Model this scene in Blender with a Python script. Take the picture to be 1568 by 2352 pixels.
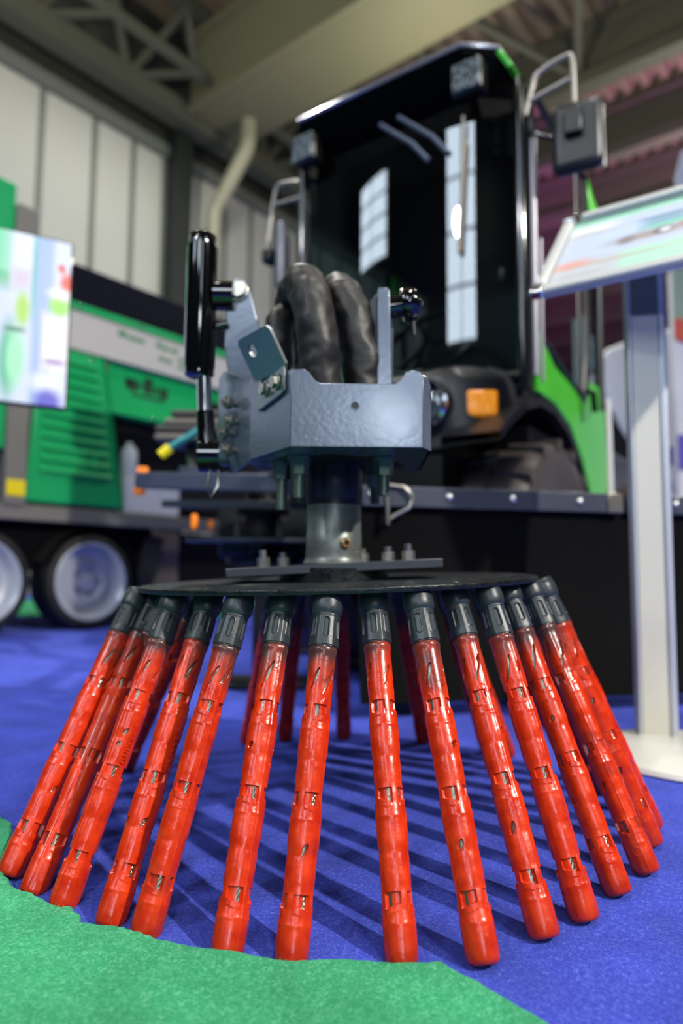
import bpy, bmesh, math, random
from mathutils import Vector, Matrix, Quaternion
random.seed(7)
R = math.radians
S = bpy.context.scene
COL = S.collection
for o in list(bpy.data.objects): bpy.data.objects.remove(o)

# ------------------------------------------------------------------ camera
CAM_H = 0.38
cd = bpy.data.cameras.new('camera'); cam = bpy.data.objects.new('camera', cd); COL.objects.link(cam)
cd.sensor_fit = 'VERTICAL'; cd.sensor_height = 36.0; cd.sensor_width = 24.0; cd.lens = 24.0
cd.clip_start = 0.02; cd.clip_end = 200
cam.location = (0, 0, CAM_H)
cam.rotation_euler = (Matrix.Rotation(R(90 + 4.9), 3, 'X') @ Matrix.Rotation(R(0.45), 3, 'Z')).to_euler()
cd.dof.use_dof = True; cd.dof.focus_distance = 0.77; cd.dof.aperture_fstop = 2.2
S.camera = cam

# ------------------------------------------------------------------ world, lights, exposure
S.view_settings.view_transform = 'Standard'; S.view_settings.look = 'None'
S.view_settings.gamma = 1.0; S.view_settings.use_curve_mapping = False
S.view_settings.exposure = 0.0
w = bpy.data.worlds.new('hall_air'); S.world = w; w.use_nodes = True
w.node_tree.nodes['Background'].inputs[0].default_value = (0.80, 0.88, 1.0, 1)
w.node_tree.nodes['Background'].inputs[1].default_value = 0.05

def light(name, kind, loc, target, energy, color=(1, 1, 1), size=0.2, spot=None, blend=0.5):
    l = bpy.data.lights.new(name, kind); o = bpy.data.objects.new(name, l); COL.objects.link(o)
    l.energy = energy; l.color = color
    if kind == 'AREA': l.shape = 'DISK'; l.size = size
    else: l.shadow_soft_size = size
    if kind == 'SPOT': l.spot_size = R(spot); l.spot_blend = blend
    o.location = loc
    d = Vector(target) - Vector(loc)
    o.rotation_euler = d.to_track_quat('-Z', 'Y').to_euler()
    return o
# stand spotlights (key from the right, in front of the brush), hall high-bay lamps and added fill lights
light('stand_spot_key', 'SPOT', (4.1, -2.2, 4.3), (0.1, 1.2, 0.2), 1850, (1.0, 0.95, 0.87), 0.08, 75, 0.6)
light('stand_spot_overhead', 'SPOT', (0.75, 0.7, 5.4), (0.2, 1.1, 0.2), 330, (1.0, 0.97, 0.92), 0.14, 70, 0.8)
light('stand_spot_second', 'SPOT', (3.2, -3.4, 4.6), (0.0, 1.6, 0.4), 150, (1.0, 0.97, 0.92), 0.08, 75, 0.6)
light('stand_spot_left', 'SPOT', (-3.6, -1.6, 4.4), (-1.2, 3.6, 0.8), 300, (0.95, 0.98, 1.0), 0.15, 70, 0.7)
light('stage_wash_magenta', 'SPOT', (9.0, 9.0, 3.0), (11.0, 15.0, 9.5), 2800, (1.0, 0.2, 0.9), 0.3, 110, 0.8)
light('added_softlight', 'AREA', (0.42, -4.0, 1.75), (0.1, 1.0, 0.5), 24, (0.85, 0.93, 1.0), 0.45)  # unseen light added behind the camera for the housing highlight and tine sheen
light('added_fill', 'AREA', (-1.2, -3.2, 3.2), (0.0, 1.2, 0.4), 12, (0.95, 0.97, 1.0), 1.0)  # broad frontal fill, added to lift the brush
for x, y, e_ in ((-2.8, 3.6, 130), (3.5, 5.5, 70), (-1.0, 8.0, 300), (6.0, 9.0, 330), (-4.0, -4.0, 60), (5.0, -5.0, 60)):
    light('high_bay_lamp', 'AREA', (x, y, 7.7), (x, y, 0), e_, (1.0, 0.98, 0.9), 0.55)

for x, y in ((-2.5, 6.0), (1.5, 9.0), (6.5, 12.0), (-4.0, 3.0), (3.0, 3.0), (7.0, 6.0), (9.5, 15.0)):
    light('added_roof_fill', 'AREA', (x, y, 5.6), (x, y, 10), 110, (1.0, 0.93, 0.72), 0.5)  # upward fill added to brighten the roof, not a fitting of the hall

# ------------------------------------------------------------------ helpers
def lin(c):
    return c / 12.92 if c <= 0.04045 else ((c + 0.055) / 1.055) ** 2.4
def C(h):
    h = h.lstrip('#'); return tuple(lin(int(h[i:i + 2], 16) / 255) for i in (0, 2, 4)) + (1,)
MATS = {}
def mat(name, col, rough=0.5, metal=0.0, var=0.0, vscale=20.0, bump=0.0, bscale=200.0, coat=0.0, spec=0.5,
        sss=0.0, rvar=0.0, emit=0.0, speck=None):
    if name in MATS: return MATS[name]
    m = bpy.data.materials.new(name); m.use_nodes = True; nt = m.node_tree; N = nt.nodes; L = nt.links
    b = N['Principled BSDF']
    col = C(col) if isinstance(col, str) else col
    b.inputs['Base Color'].default_value = col; b.inputs['Roughness'].default_value = rough
    b.inputs['Metallic'].default_value = metal; b.inputs['Specular IOR Level'].default_value = spec
    b.inputs['Coat Weight'].default_value = coat; b.inputs['Coat Roughness'].default_value = 0.08
    if sss: 
        b.inputs['Subsurface Weight'].default_value = sss; b.inputs['Subsurface Radius'].default_value = (0.004, 0.0008, 0.0004)
        b.inputs['Subsurface Scale'].default_value = 1.0
    if emit:
        b.inputs['Emission Color'].default_value = col; b.inputs['Emission Strength'].default_value = emit
    tc = N.new('ShaderNodeTexCoord')
    if var or rvar:
        n = N.new('ShaderNodeTexNoise'); n.inputs['Scale'].default_value = vscale; n.inputs['Detail'].default_value = 5
        L.new(tc.outputs['Object'], n.inputs['Vector'])
        if var:
            mx = N.new('ShaderNodeMix'); mx.data_type = 'RGBA'
            mx.inputs[6].default_value = tuple(max(0, x * (1 - var)) for x in col[:3]) + (1,)
            mx.inputs[7].default_value = tuple(min(1, x * (1 + var)) for x in col[:3]) + (1,)
            L.new(n.outputs['Fac'], mx.inputs[0]); L.new(mx.outputs[2], b.inputs['Base Color'])
        if rvar:
            mr = N.new('ShaderNodeMapRange'); mr.inputs['To Min'].default_value = max(0.02, rough - rvar); mr.inputs['To Max'].default_value = rough + rvar
            mr.inputs['From Min'].default_value = 0.3; mr.inputs['From Max'].default_value = 0.7
            L.new(n.outputs['Fac'], mr.inputs['Value']); L.new(mr.outputs[0], b.inputs['Roughness'])
    if bump:
        n2 = N.new('ShaderNodeTexNoise'); n2.inputs['Scale'].default_value = bscale; n2.inputs['Detail'].default_value = 3
        L.new(tc.outputs['Object'], n2.inputs['Vector'])
        bp = N.new('ShaderNodeBump'); bp.inputs['Strength'].default_value = bump; bp.inputs['Distance'].default_value = 0.01
        L.new(n2.outputs['Fac'], bp.inputs['Height']); L.new(bp.outputs[0], b.inputs['Normal'])
    MATS[name] = m
    return m

def carpet(name, base, lo, hi, scale=420):
    m = bpy.data.materials.new(name); m.use_nodes = True; nt = m.node_tree; N = nt.nodes; L = nt.links
    b = N['Principled BSDF']; b.inputs['Roughness'].default_value = 0.95; b.inputs['Specular IOR Level'].default_value = 0.15
    b.inputs['Sheen Weight'].default_value = 0.35; b.inputs['Sheen Roughness'].default_value = 0.5
    b.inputs['Sheen Tint'].default_value = C(hi)
    tc = N.new('ShaderNodeTexCoord')
    n1 = N.new('ShaderNodeTexNoise'); n1.inputs['Scale'].default_value = scale; n1.inputs['Detail'].default_value = 9; n1.inputs['Roughness'].default_value = 0.85; n1.inputs['Distortion'].default_value = 1.2
    n2 = N.new('ShaderNodeTexNoise'); n2.inputs['Scale'].default_value = 9; n2.inputs['Detail'].default_value = 3
    L.new(tc.outputs['Object'], n1.inputs['Vector']); L.new(tc.outputs['Object'], n2.inputs['Vector'])
    cr = N.new('ShaderNodeValToRGB'); cr.color_ramp.elements[0].position = 0.33; cr.color_ramp.elements[0].color = C(lo)
    cr.color_ramp.elements[1].position = 0.68; cr.color_ramp.elements[1].color = C(hi)
    e = cr.color_ramp.elements.new(0.5); e.color = C(base)
    L.new(n1.outputs['Fac'], cr.inputs['Fac'])
    mx = N.new('ShaderNodeMix'); mx.data_type = 'RGBA'; mx.blend_type = 'MULTIPLY'; mx.inputs[0].default_value = 1
    mr = N.new('ShaderNodeMapRange'); mr.inputs['From Min'].default_value = 0.3; mr.inputs['From Max'].default_value = 0.7; mr.inputs['To Min'].default_value = 0.72; mr.inputs['To Max'].default_value = 1.12
    L.new(n2.outputs['Fac'], mr.inputs['Value']); L.new(cr.outputs[0], mx.inputs[6]); L.new(mr.outputs[0], mx.inputs[7])
    L.new(mx.outputs[2], b.inputs['Base Color'])
    bp = N.new('ShaderNodeBump'); bp.inputs['Strength'].default_value = 0.8; bp.inputs['Distance'].default_value = 0.002
    L.new(n1.outputs['Fac'], bp.inputs['Height']); L.new(bp.outputs[0], b.inputs['Normal'])
    MATS[name] = m
    return m

def glass(name, tint, refl=0.06, rough=0.0):
    m = bpy.data.materials.new(name); m.use_nodes = True; nt = m.node_tree; N = nt.nodes; L = nt.links
    N.remove(N['Principled BSDF'])
    tr = N.new('ShaderNodeBsdfTransparent'); tr.inputs[0].default_value = tint
    gl = N.new('ShaderNodeBsdfGlossy'); gl.inputs['Roughness'].default_value = rough
    fr = N.new('ShaderNodeFresnel'); fr.inputs[0].default_value = 1.5
    ad = N.new('ShaderNodeMath'); ad.operation = 'ADD'; ad.inputs[1].default_value = refl
    L.new(fr.outputs[0], ad.inputs[0])
    ms = N.new('ShaderNodeMixShader'); L.new(ad.outputs[0], ms.inputs[0]); L.new(tr.outputs[0], ms.inputs[1]); L.new(gl.outputs[0], ms.inputs[2])
    L.new(ms.outputs[0], N['Material Output'].inputs[0])
    MATS[name] = m
    return m

def layered(name, base, layers, emit=0.0, rough=0.4):
    """flat print: soft-edged rectangles / ellipses in the sheet's own coordinates (object X, Z)"""
    m = bpy.data.materials.new(name); m.use_nodes = True; nt = m.node_tree; N = nt.nodes; L = nt.links
    b = N['Principled BSDF']; b.inputs['Roughness'].default_value = rough
    tc = N.new('ShaderNodeTexCoord'); sx = N.new('ShaderNodeSeparateXYZ'); L.new(tc.outputs['Object'], sx.inputs[0])
    def mth(op, a, bb):
        n = N.new('ShaderNodeMath'); n.operation = op
        for i, x in enumerate((a, bb)):
            if x is None: continue
            if isinstance(x, (int, float)): n.inputs[i].default_value = x
            else: L.new(x, n.inputs[i])
        return n.outputs[0]
    cur = None
    for (kind, cx, cz, rx, rz, soft, col) in layers:
        dx = mth('DIVIDE', mth('SUBTRACT', sx.outputs[0], cx), rx); dz = mth('DIVIDE', mth('SUBTRACT', sx.outputs[2], cz), rz)
        if kind == 'r': d = mth('MAXIMUM', mth('ABSOLUTE', dx, None), mth('ABSOLUTE', dz, None))
        else: d = mth('SQRT', mth('ADD', mth('MULTIPLY', dx, dx), mth('MULTIPLY', dz, dz)), None)
        mr = N.new('ShaderNodeMapRange'); mr.inputs['From Min'].default_value = 1 - soft; mr.inputs['From Max'].default_value = 1 + soft
        mr.inputs['To Min'].default_value = 1; mr.inputs['To Max'].default_value = 0; L.new(d, mr.inputs['Value'])
        mx = N.new('ShaderNodeMix'); mx.data_type = 'RGBA'
        L.new(mr.outputs[0], mx.inputs[0])
        if cur is None: mx.inputs[6].default_value = C(base)
        else: L.new(cur, mx.inputs[6])
        mx.inputs[7].default_value = C(col); cur = mx.outputs[2]
    L.new(cur, b.inputs['Base Color'])
    if emit:
        b.inputs['Base Color'].default_value = (0.01, 0.01, 0.01, 1)
        for l in list(L):
            if l.to_socket == b.inputs['Base Color']: L.remove(l)
        L.new(cur, b.inputs['Emission Color']); b.inputs['Emission Strength'].default_value = emit
    return m

class MB:
    def __init__(s): s.v = []; s.f = []
    def add(s, vs, fs):
        o = len(s.v); s.v += [Vector(x) for x in vs]; s.f += [tuple(i + o for i in f) for f in fs]; return s
    def box(s, c, d, rot=None):
        c = Vector(c); h = Vector(d) / 2; vs = []
        for z in (-1, 1):
            for x, y in ((-1, -1), (1, -1), (1, 1), (-1, 1)):
                p = Vector((x * h.x, y * h.y, z * h.z))
                if rot is not None: p = rot @ p
                vs.append(c + p)
        return s.add(vs, [(0, 3, 2, 1), (4, 5, 6, 7), (0, 1, 5, 4), (1, 2, 6, 5), (2, 3, 7, 6), (3, 0, 4, 7)])
    def box2(s, a, b):
        a = Vector(a); b = Vector(b); return s.box((a + b) / 2, [abs(x) for x in (b - a)])
    def ext(s, pts, vec):
        n = len(pts); vec = Vector(vec); p = [Vector(x) for x in pts]
        return s.add(p + [x + vec for x in p], [tuple(range(n))[::-1], tuple(range(n, 2 * n))] + [(i, (i + 1) % n, n + (i + 1) % n, n + i) for i in range(n)])
    def loft(s, rings, closed=True, caps=True):
        n = len(rings[0]); vs = [p for r in rings for p in r]; fs = []
        for k in range(len(rings) - 1):
            for i in range(n if closed else n - 1):
                j = (i + 1) % n; fs.append((k * n + i, k * n + j, (k + 1) * n + j, (k + 1) * n + i))
        if caps and closed: fs += [tuple(range(n))[::-1], tuple(range((len(rings) - 1) * n, len(rings) * n))]
        return s.add(vs, fs)
    def tube(s, pts, r, n=16, caps=True, fn=None, closed=False):
        pts = [Vector(p) for p in pts]; rings = []; k = len(pts)
        t0 = (pts[1] - pts[0]).normalized(); up = Vector((0, 0, 1)) if abs(t0.z) < 0.9 else Vector((1, 0, 0))
        nrm = (up - t0 * up.dot(t0)).normalized()
        for i, p in enumerate(pts):
            if closed: t = (pts[(i + 1) % k] - pts[i - 1]).normalized()
            else: t = (pts[min(i + 1, k - 1)] - pts[max(i - 1, 0)]).normalized()
            nrm = (nrm - t * nrm.dot(t)).normalized(); bn = t.cross(nrm)
            ri = r[i] if isinstance(r, (list, tuple)) else r
            rings.append([p + (nrm * math.cos(a) + bn * math.sin(a)) * (ri * (fn(i, a) if fn else 1)) for a in (2 * math.pi * j / n for j in range(n))])
        if closed: rings.append(rings[0]); caps = False
        return s.loft(rings, True, caps)
    def cyl(s, a, b, r, n=24, r2=None): return s.tube([a, b], [r, r if r2 is None else r2], n)
    def lathe(s, prof, n=32, M=None, caps=True):
        rings = []
        for r, z in prof:
            ring = [Vector((r * math.cos(2 * math.pi * j / n), r * math.sin(2 * math.pi * j / n), z)) for j in range(n)]
            rings.append([M @ p for p in ring] if M is not None else ring)
        return s.loft(rings, True, caps)
    def hexbolt(s, p, axis, r=0.01, h=0.008, shank=0.0, sr=0.005):
        p = Vector(p); axis = Vector(axis).normalized()
        s.cyl(p, p + axis * h, r, 6)
        if shank: s.cyl(p + axis * h, p + axis * (h + shank), sr, 12)
        return s
    def mesh(s, name, m, smooth=40, tri=False):
        me = bpy.data.meshes.new(name); me.from_pydata(s.v, [], s.f)
        bm = bmesh.new(); bm.from_mesh(me); bmesh.ops.recalc_face_normals(bm, faces=bm.faces); bm.to_mesh(me); bm.free()
        if smooth: me.shade_smooth(); me.set_sharp_from_angle(angle=R(smooth))
        if m: me.materials.append(m)
        return me
    def build(s, name, m, parent=None, smooth=40, bevel=0.0, seg=2, label=None, local=False):
        if parent is not None and not local:
            q = parent
            while q is not None and q.name not in ORG: q = q.parent
            if q is not None:
                o_ = ORG[q.name]; s.v = [v - o_ for v in s.v]
        o = link(name, s.mesh(name, m, smooth), parent)
        if bevel:
            b = o.modifiers.new('bevel', 'BEVEL'); b.width = bevel; b.segments = seg; b.limit_method = 'ANGLE'; b.angle_limit = R(35)
        if label: o['label'] = label
        return o
ORG = {}
def link(name, data, parent=None):
    o = bpy.data.objects.new(name, data); COL.objects.link(o)
    if parent is not None: o.parent = parent
    return o
def tag(o, label=None, cat=None, group=None, kind=None):
    if label: o['label'] = label
    if cat: o['category'] = cat
    if group: o['group'] = group
    if kind: o['kind'] = kind
    return o
def root(name, org, label, cat, frame=0.0, group=None):
    """Empty at a thing's base; parts are authored in the thing's frame (u, v, z) and stored relative to org"""
    o = bpy.data.objects.new(name, None); COL.objects.link(o); o.empty_display_size = 0.1
    org = Vector(org); rm = Matrix.Rotation(frame, 3, 'Z')
    o.location = rm @ org; o.rotation_euler = (0, 0, frame); ORG[o.name] = org
    return tag(o, label, cat, group)
def struct(mb, name, m, frame=0.0, smooth=0, parent=None):
    o = link(name, mb.mesh(name, m, smooth), parent)
    if parent is None: o.rotation_euler = (0, 0, frame); o['kind'] = 'structure'
    return o
def arc(c, r, a0, a1, n, ax='xz', y=0.0):
    out = []
    for i in range(n + 1):
        a = R(a0 + (a1 - a0) * i / n); p, q = c[0] + r * math.cos(a), c[1] + r * math.sin(a)
        out.append((p, y, q) if ax == 'xz' else (p, q, y))
    return out
HF = R(90 - 38.5)     # hall frame: local x runs along the hall's left wall, local y towards it
TF = R(90 - 35.0)     # tractor frame
def fr(p, a):         # frame coordinates -> world
    return Matrix.Rotation(a, 3, 'Z') @ Vector(p)

# ------------------------------------------------------------------ materials
blue_carpet = carpet('blue_carpet', '#3a4acc', '#2230a2', '#8494f8', 230)
green_carpet = carpet('green_carpet', '#2fa46c', '#0a7a44', '#8ce4ba', 200)
red_plastic = None
steel_grey = mat('painted_grey_steel', '#626a78', 0.27, 0.4, var=0.08, vscale=14, bump=0.03, bscale=120, coat=0.1, rvar=0.04)
dark_grey = mat('dark_grey_paint', '#3c4148', 0.35, 0.2, var=0.15, vscale=18, bump=0.03, bscale=150, coat=0.15)
disc_black = mat('scuffed_black_disc', '#1c2124', 0.38, 0.5, var=0.5, vscale=60, bump=0.12, bscale=180, rvar=0.15)
gloss_black = mat('gloss_black_enamel', '#060608', 0.07, 0.0, coat=0.6)
satin_black = mat('satin_black_plastic', '#0a0b0d', 0.35, 0.0, bump=0.04, bscale=300)
rubber = mat('black_rubber', '#4c4644', 0.4, 0.0, bump=0.1, bscale=200, var=0.3)
collar_rubber = mat('grey_black_rubber', '#2b3236', 0.38, 0.0, bump=0.05, bscale=400, var=0.25, vscale=90)
chrome = mat('polished_chrome', '#d8dade', 0.08, 1.0)
zinc = mat('zinc_plated_bolt', '#a9a59a', 0.3, 0.95, var=0.2, vscale=80)
wire_steel = mat('steel_wire_strand', '#8f897c', 0.32, 0.95)
greenmetal = mat('greenish_zinc', '#6d7a68', 0.4, 0.8, var=0.2, vscale=60)
fabric = mat('black_hose_sleeve', '#161413', 0.5, 0.0, bump=0.15, bscale=60, var=0.25, vscale=8)
lime = mat('lime_green_paint', '#4fc434', 0.25, 0.0, coat=0.5)
machine_green = mat('emerald_green_paint', '#06a45c', 0.4, 0.0, coat=0.2, var=0.06, vscale=4)
anth = mat('anthracite_plastic', '#1d1e20', 0.36, 0.0, bump=0.03, bscale=400)
alu = mat('brushed_aluminium', '#c9ccd0', 0.32, 0.75, var=0.05, vscale=6)
white_paint = mat('white_paint', '#e6e6e2', 0.5, 0.0, var=0.04, vscale=5)

# ================================================================== SETTING
mb = MB(); mb.add([(-16, -14, 0), (16, -14, 0), (16, 26, 0), (-16, 26, 0)], [(0, 1, 2, 3)])
floor = struct(mb, 'floor', blue_carpet)
conc = mat('hall_concrete', '#6d6a70', 0.6, 0, var=0.15, vscale=1.5)
mb = MB(); mb.add([(-60, -40, -0.02), (60, -40, -0.02), (60, 70, -0.02), (-60, 70, -0.02)], [(0, 1, 2, 3)])
struct(mb, 'floor_hall', conc)

# left wall: cladding panels between mullions, one dark column
panel_m = mat('pale_wall_panel', '#b9bab0', 0.65, 0, var=0.05, vscale=0.8)
mull_m = mat('grey_mullion', '#6c7068', 0.6)
colm = mat('dark_steel_column', '#1b211e', 0.5)
beam_m = mat('olive_grey_beam', '#6f6e55', 0.55, 0.0, var=0.08, vscale=0.7)
dk_m = mat('dark_soffit', '#2a2c24', 0.8)
WV = 9.36
mb = MB(); mb.box2((-7.5, WV + 0.12, 0), (40, WV + 0.3, 10)); wall = struct(mb, 'wall_left', mat('wall_core', '#3c3f3a', 0.8), HF)
edges = [-2.1, -1.25, -0.4, 0.45, 1.3, 2.12, 2.95, 3.8, 4.65, 5.5, 6.2, 6.82, 7.55, 8.2, 8.85, 9.5, 10.2, 10.9, 11.6, 12.3, 13.0, 13.8, 14.6, 15.4, 16.2, 17.0, 18.0, 19.0, 20.0]
for a_, b_ in zip(edges[:-1], edges[1:]):
    mb = MB(); mb.box2((a_ + 0.045, WV, 0.0), (b_ - 0.045, WV + 0.13, 7.4)); struct(mb, 'wall_panel', panel_m, parent=wall)
    mb = MB(); mb.box2((b_ - 0.045, WV - 0.02, 0.0), (b_ + 0.045, WV + 0.13, 7.45)); struct(mb, 'mullion', mull_m, parent=wall)
mb = MB(); mb.box2((6.84, WV - 0.3, 0), (7.12, WV, 7.9)); mb.box2((6.80, WV - 0.34, 0), (7.16, WV - 0.29, 7.9)); struct(mb, 'column', colm, parent=wall)
mb = MB(); mb.box2((-3, WV - 0.1, 7.40), (24, WV + 0.12, 7.62)); struct(mb, 'head_channel', mull_m, parent=wall)
mb = MB(); mb.box2((-3, WV - 0.05, 7.62), (24, WV + 0.12, 7.85)); struct(mb, 'shadow_gap', dk_m, parent=wall)
# rain pipe with an offset, coming down from the girder
mb = MB(); pp = [(7.62, 8.15, 8.1), (7.62, 8.15, 7.6), (7.6, 8.2, 7.45), (7.55, 8.75, 6.75), (7.5, 8.85, 6.55), (7.5, 8.88, 0.0)]
mb.tube(pp, 0.13, 14); struct(mb, 'drain_pipe', mat('beige_pipe', '#9b9980', 0.5), smooth=40, parent=wall)

# edge truss along the left wall
def bar3(a, b, w_, name, m, parent):
    a = Vector(a); b = Vector(b); mb = MB(); d = (b - a); L_ = d.length
    q = d.to_track_quat('X', 'Z').to_matrix(); mb.box((a + b) / 2, (L_, w_, w_), q)
    return struct(mb, name, m, parent=parent)
tr_m = mat('grey_truss_steel', '#55574a', 0.6, 0, var=0.1, vscale=1.0)
ceil_m = mat('roof_deck', '#7d705f', 0.7, 0, var=0.12, vscale=0.6)
# roof deck with trapezoid ribs running along the hall
mb = MB(); v0 = -22.0
pts = []
while v0 < 9.8:
    pts += [(v0, 9.9), (v0 + 0.13, 9.9), (v0 + 0.18, 10.05), (v0 + 0.29, 10.05)]; v0 += 0.34
vs = []; fs = []
for i, (v_, z_) in enumerate(pts): vs += [(-7.5, v_, z_), (40, v_, z_)]
fs = [(2 * i, 2 * i + 1, 2 * i + 3, 2 * i + 2) for i in range(len(pts) - 1)]
mb.add(vs, fs); ceiling = struct(mb, 'ceiling', ceil_m, HF)
for vv, zz in ((8.95, 8.0), (8.5, 9.55)):
    bar3((-4, vv, zz), (24, vv, zz), 0.34 if zz < 9 else 0.2, 'chord', tr_m, ceiling)
bar3((-4, 8.2, 8.25), (24, 8.2, 8.25), 0.12, 'chord', tr_m, ceiling)
for i in range(18):
    u0 = -3.2 + i * 1.5
    bar3((u0, 8.95, 8.1), (u0 + 0.75, 8.5, 9.5), 0.11, 'lattice_bar', tr_m, ceiling)
    bar3((u0 + 0.75, 8.5, 9.5), (u0 + 1.5, 8.95, 8.1), 0.11, 'lattice_bar', tr_m, ceiling)
    bar3((u0, 8.95, 8.1), (u0 + 0.75, 8.2, 8.25), 0.08, 'lattice_bar', tr_m, ceiling)
# the big box girder across the hall
mb = MB(); mb.box2((6.85, -22, 8.0), (8.05, 8.75, 9.15)); mb.box2((6.72, -22, 9.15), (8.2, 8.75, 9.25)); mb.box2((6.75, -22, 7.96), (6.87, 8.75, 8.0))
struct(mb, 'girder', beam_m, parent=ceiling)
for uu in (-4.2, 2.2, 11.2, 13.55, 15.9, 18.2, 20.5, 22.9, 25.2, 27.5, 30):
    mb = MB(); big = 0.30
    mb.box2((uu, -22, 8.75), (uu + big, 8.7, 8.98)); mb.box2((uu + big * 0.35, -22, 8.98), (uu + big * 0.6, 8.7, 9.7)); mb.box2((uu, -22, 9.7), (uu + big, 8.7, 9.85))
    struct(mb, 'joist', tr_m, parent=ceiling)
for k in range(9):
    bar3((8.2, 7.5 - k * 2.6, 8.9), (11.3, 6.4 - k * 2.6, 9.0), 0.1, 'brace', tr_m, ceiling)
    bar3((8.2, 5.3 - k * 2.6, 8.9), (11.3, 6.4 - k * 2.6, 9.0), 0.1, 'brace', tr_m, ceiling)
mb = MB(); mb.box2((36, -22, 0), (36.3, 9.4, 10)); struct(mb, 'wall_far', mat('far_wall', '#6f6570', 0.7, 0, var=0.1, vscale=0.5), HF)
# wall behind the camera with tall daylight windows
mb = MB(); mb.box2((-7.8, -22, 0), (-7.5, 9.4, 10)); wb = struct(mb, 'wall_rear', mat('rear_wall', '#404547', 0.7), HF)
day = mat('daylit_pane', (0.72, 0.86, 1.0, 1), 0.3, emit=8.0)
wn = 1
for v_, wd, z0, z1 in ((2.15, 1.9, 4.3, 8.3), (7.1, 1.6, 6.5, 8.3), (-3.4, 1.9, 4.3, 8.3), (-9.0, 1.9, 4.3, 8.3)):
    mb = MB(); mb.box2((-7.5, v_ - wd / 2 - .08, z0 - .08), (-7.4, v_ + wd / 2 + .08, z1 + .08)); wf = struct(mb, 'window_%d' % wn, mull_m, HF); wn += 1
    nz = 4
    for i in range(2):
        for j in range(nz):
            mb = MB(); pw = wd / 2; ph = (z1 - z0) / nz
            mb.box2((-7.4, v_ - wd / 2 + i * pw + .03, z0 + j * ph + .04), (-7.37, v_ - wd / 2 + (i + 1) * pw - .03, z0 + (j + 1) * ph - .04)); struct(mb, 'pane', day, parent=wf)

# ------------------------------------------------------------------ green carpet offcut in the foreground
edge = [(-2.6, 2.2), (-1.2, 1.42), (-0.62, 1.12), (-0.52, 1.07), (-0.479, 1.032), (-0.451, 0.975), (-0.432, 0.905), (-0.405, 0.858), (-0.377, 0.831), (-0.347, 0.81), (-0.31, 0.786), (-0.291, 0.781), (-0.271, 0.754), (-0.228, 0.741),
        (-0.188, 0.725), (-0.13, 0.702), (-0.065, 0.688), (-0.031, 0.683), (0.03, 0.683), (0.097, 0.684), (0.171, 0.598), (0.25, 0.49), (0.34, 0.36), (0.6, 0.0), (0.95, -0.5)]
def catm(p, n):
    out = []
    for i in range(len(p) - 1):
        a = Vector(p[max(i - 1, 0)]); b = Vector(p[i]); c_ = Vector(p[i + 1]); d = Vector(p[min(i + 2, len(p) - 1)])
        for k in range(n):
            t = k / n; out.append(0.5 * ((2 * b) + (c_ - a) * t + (2 * a - 5 * b + 4 * c_ - d) * t * t + (3 * b - a - 3 * c_ + d) * t ** 3))
    out.append(Vector(p[-1])); return out
es = []
for i in range(len(edge) - 1):
    a = Vector(edge[i]); b = Vector(edge[i + 1])
    for k in range(8): es.append(a.lerp(b, k / 8))
es.append(Vector(edge[-1]))
mb = MB(); cols = []
for i, p in enumerate(es):
    j = (random.random() - .5) * 0.0025
    q = Vector((-0.9, -0.5)); d = (q - p).normalized(); ln = (q - p).length
    h = 0.0115 + 0.0015 * math.sin(i * 0.37) + 0.001 * random.random()
    col = [(p.x + j, p.y + j, 0.0005), (p.x + j - d.x * .001, p.y + j - d.y * .001, h * 0.75), (p.x + d.x * .004, p.y + d.y * .004, h), (p.x + d.x * .03, p.y + d.y * .03, 0.008), (p.x + d.x * .12, p.y + d.y * .12, 0.007)]
    col.append((p.x + d.x * ln * .6, p.y + d.y * ln * .6, 0.006)); cols.append([Vector(x) for x in col])
cols = [c_ + [Vector((-0.9, -0.5, 0.006))] for c_ in cols]
mb.loft(cols, closed=False)
gc = mb.build('carpet_offcut', green_carpet, smooth=60)
tag(gc, 'green felt carpet with a rough cut edge lying in front of the red brush', 'carpet')
mb = MB(); mb.box2((-4.5, 5.45, 0.001), (-0.9, 8.2, 0.006)); mb.v = [fr(v, 0) for v in mb.v]
o = mb.build('carpet_mat', green_carpet, smooth=0); tag(o, 'flat green carpet on the floor behind the green trailer machine', 'carpet')
# loose fibres along the cut edge
mb = MB()
for i in range(900):
    p = random.choice(es[36:166]); q = Vector((-0.9, -0.5)); d = (q - p).normalized()
    a = Vector((p.x + random.uniform(-.003, .003), p.y + random.uniform(-.003, .003), random.uniform(0.004, 0.0095)))
    dr = Vector((-d.x + random.uniform(-.8, .8), -d.y + random.uniform(-.8, .8), random.uniform(-.3, .8))).normalized() * random.uniform(.002, .005)
    s_ = Vector((0.00018, 0, 0.00012)); mb.add([a - s_, a + s_, a + dr], [(0, 1, 2)])
o = mb.build('edge_fibre', green_carpet, gc, smooth=0); o['kind'] = 'stuff'

# ================================================================== WEED BRUSH
BC = Vector((0.0096, 1.1385, 0))
brush = root('weed_brush', BC, 'round weed brush with splayed red plastic tines under a black steel disc', 'weed brush')
DISC_Z = 0.3655                                   # top of the disc above the axis
def disc_top(x, y): return DISC_Z + 0.036 * (x - BC.x + .01) + 0.020 * (y - BC.y)
dn = Vector((-0.036, -0.020, 1)).normalized()
DM = Matrix.Translation((BC.x - 0.014, BC.y, DISC_Z)) @ dn.to_track_quat('Z', 'Y').to_matrix().to_4x4()
mb = MB(); mb.lathe([(0.02, 0.0), (0.312, 0.0), (0.3185, -0.0008), (0.3195, -0.003), (0.3185, -0.0072), (0.314, -0.0082), (0.02, -0.0082)], 128, DM)
mb.build('brush_disc', disc_black, brush, label='flat black steel disc carrying the tines')

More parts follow.
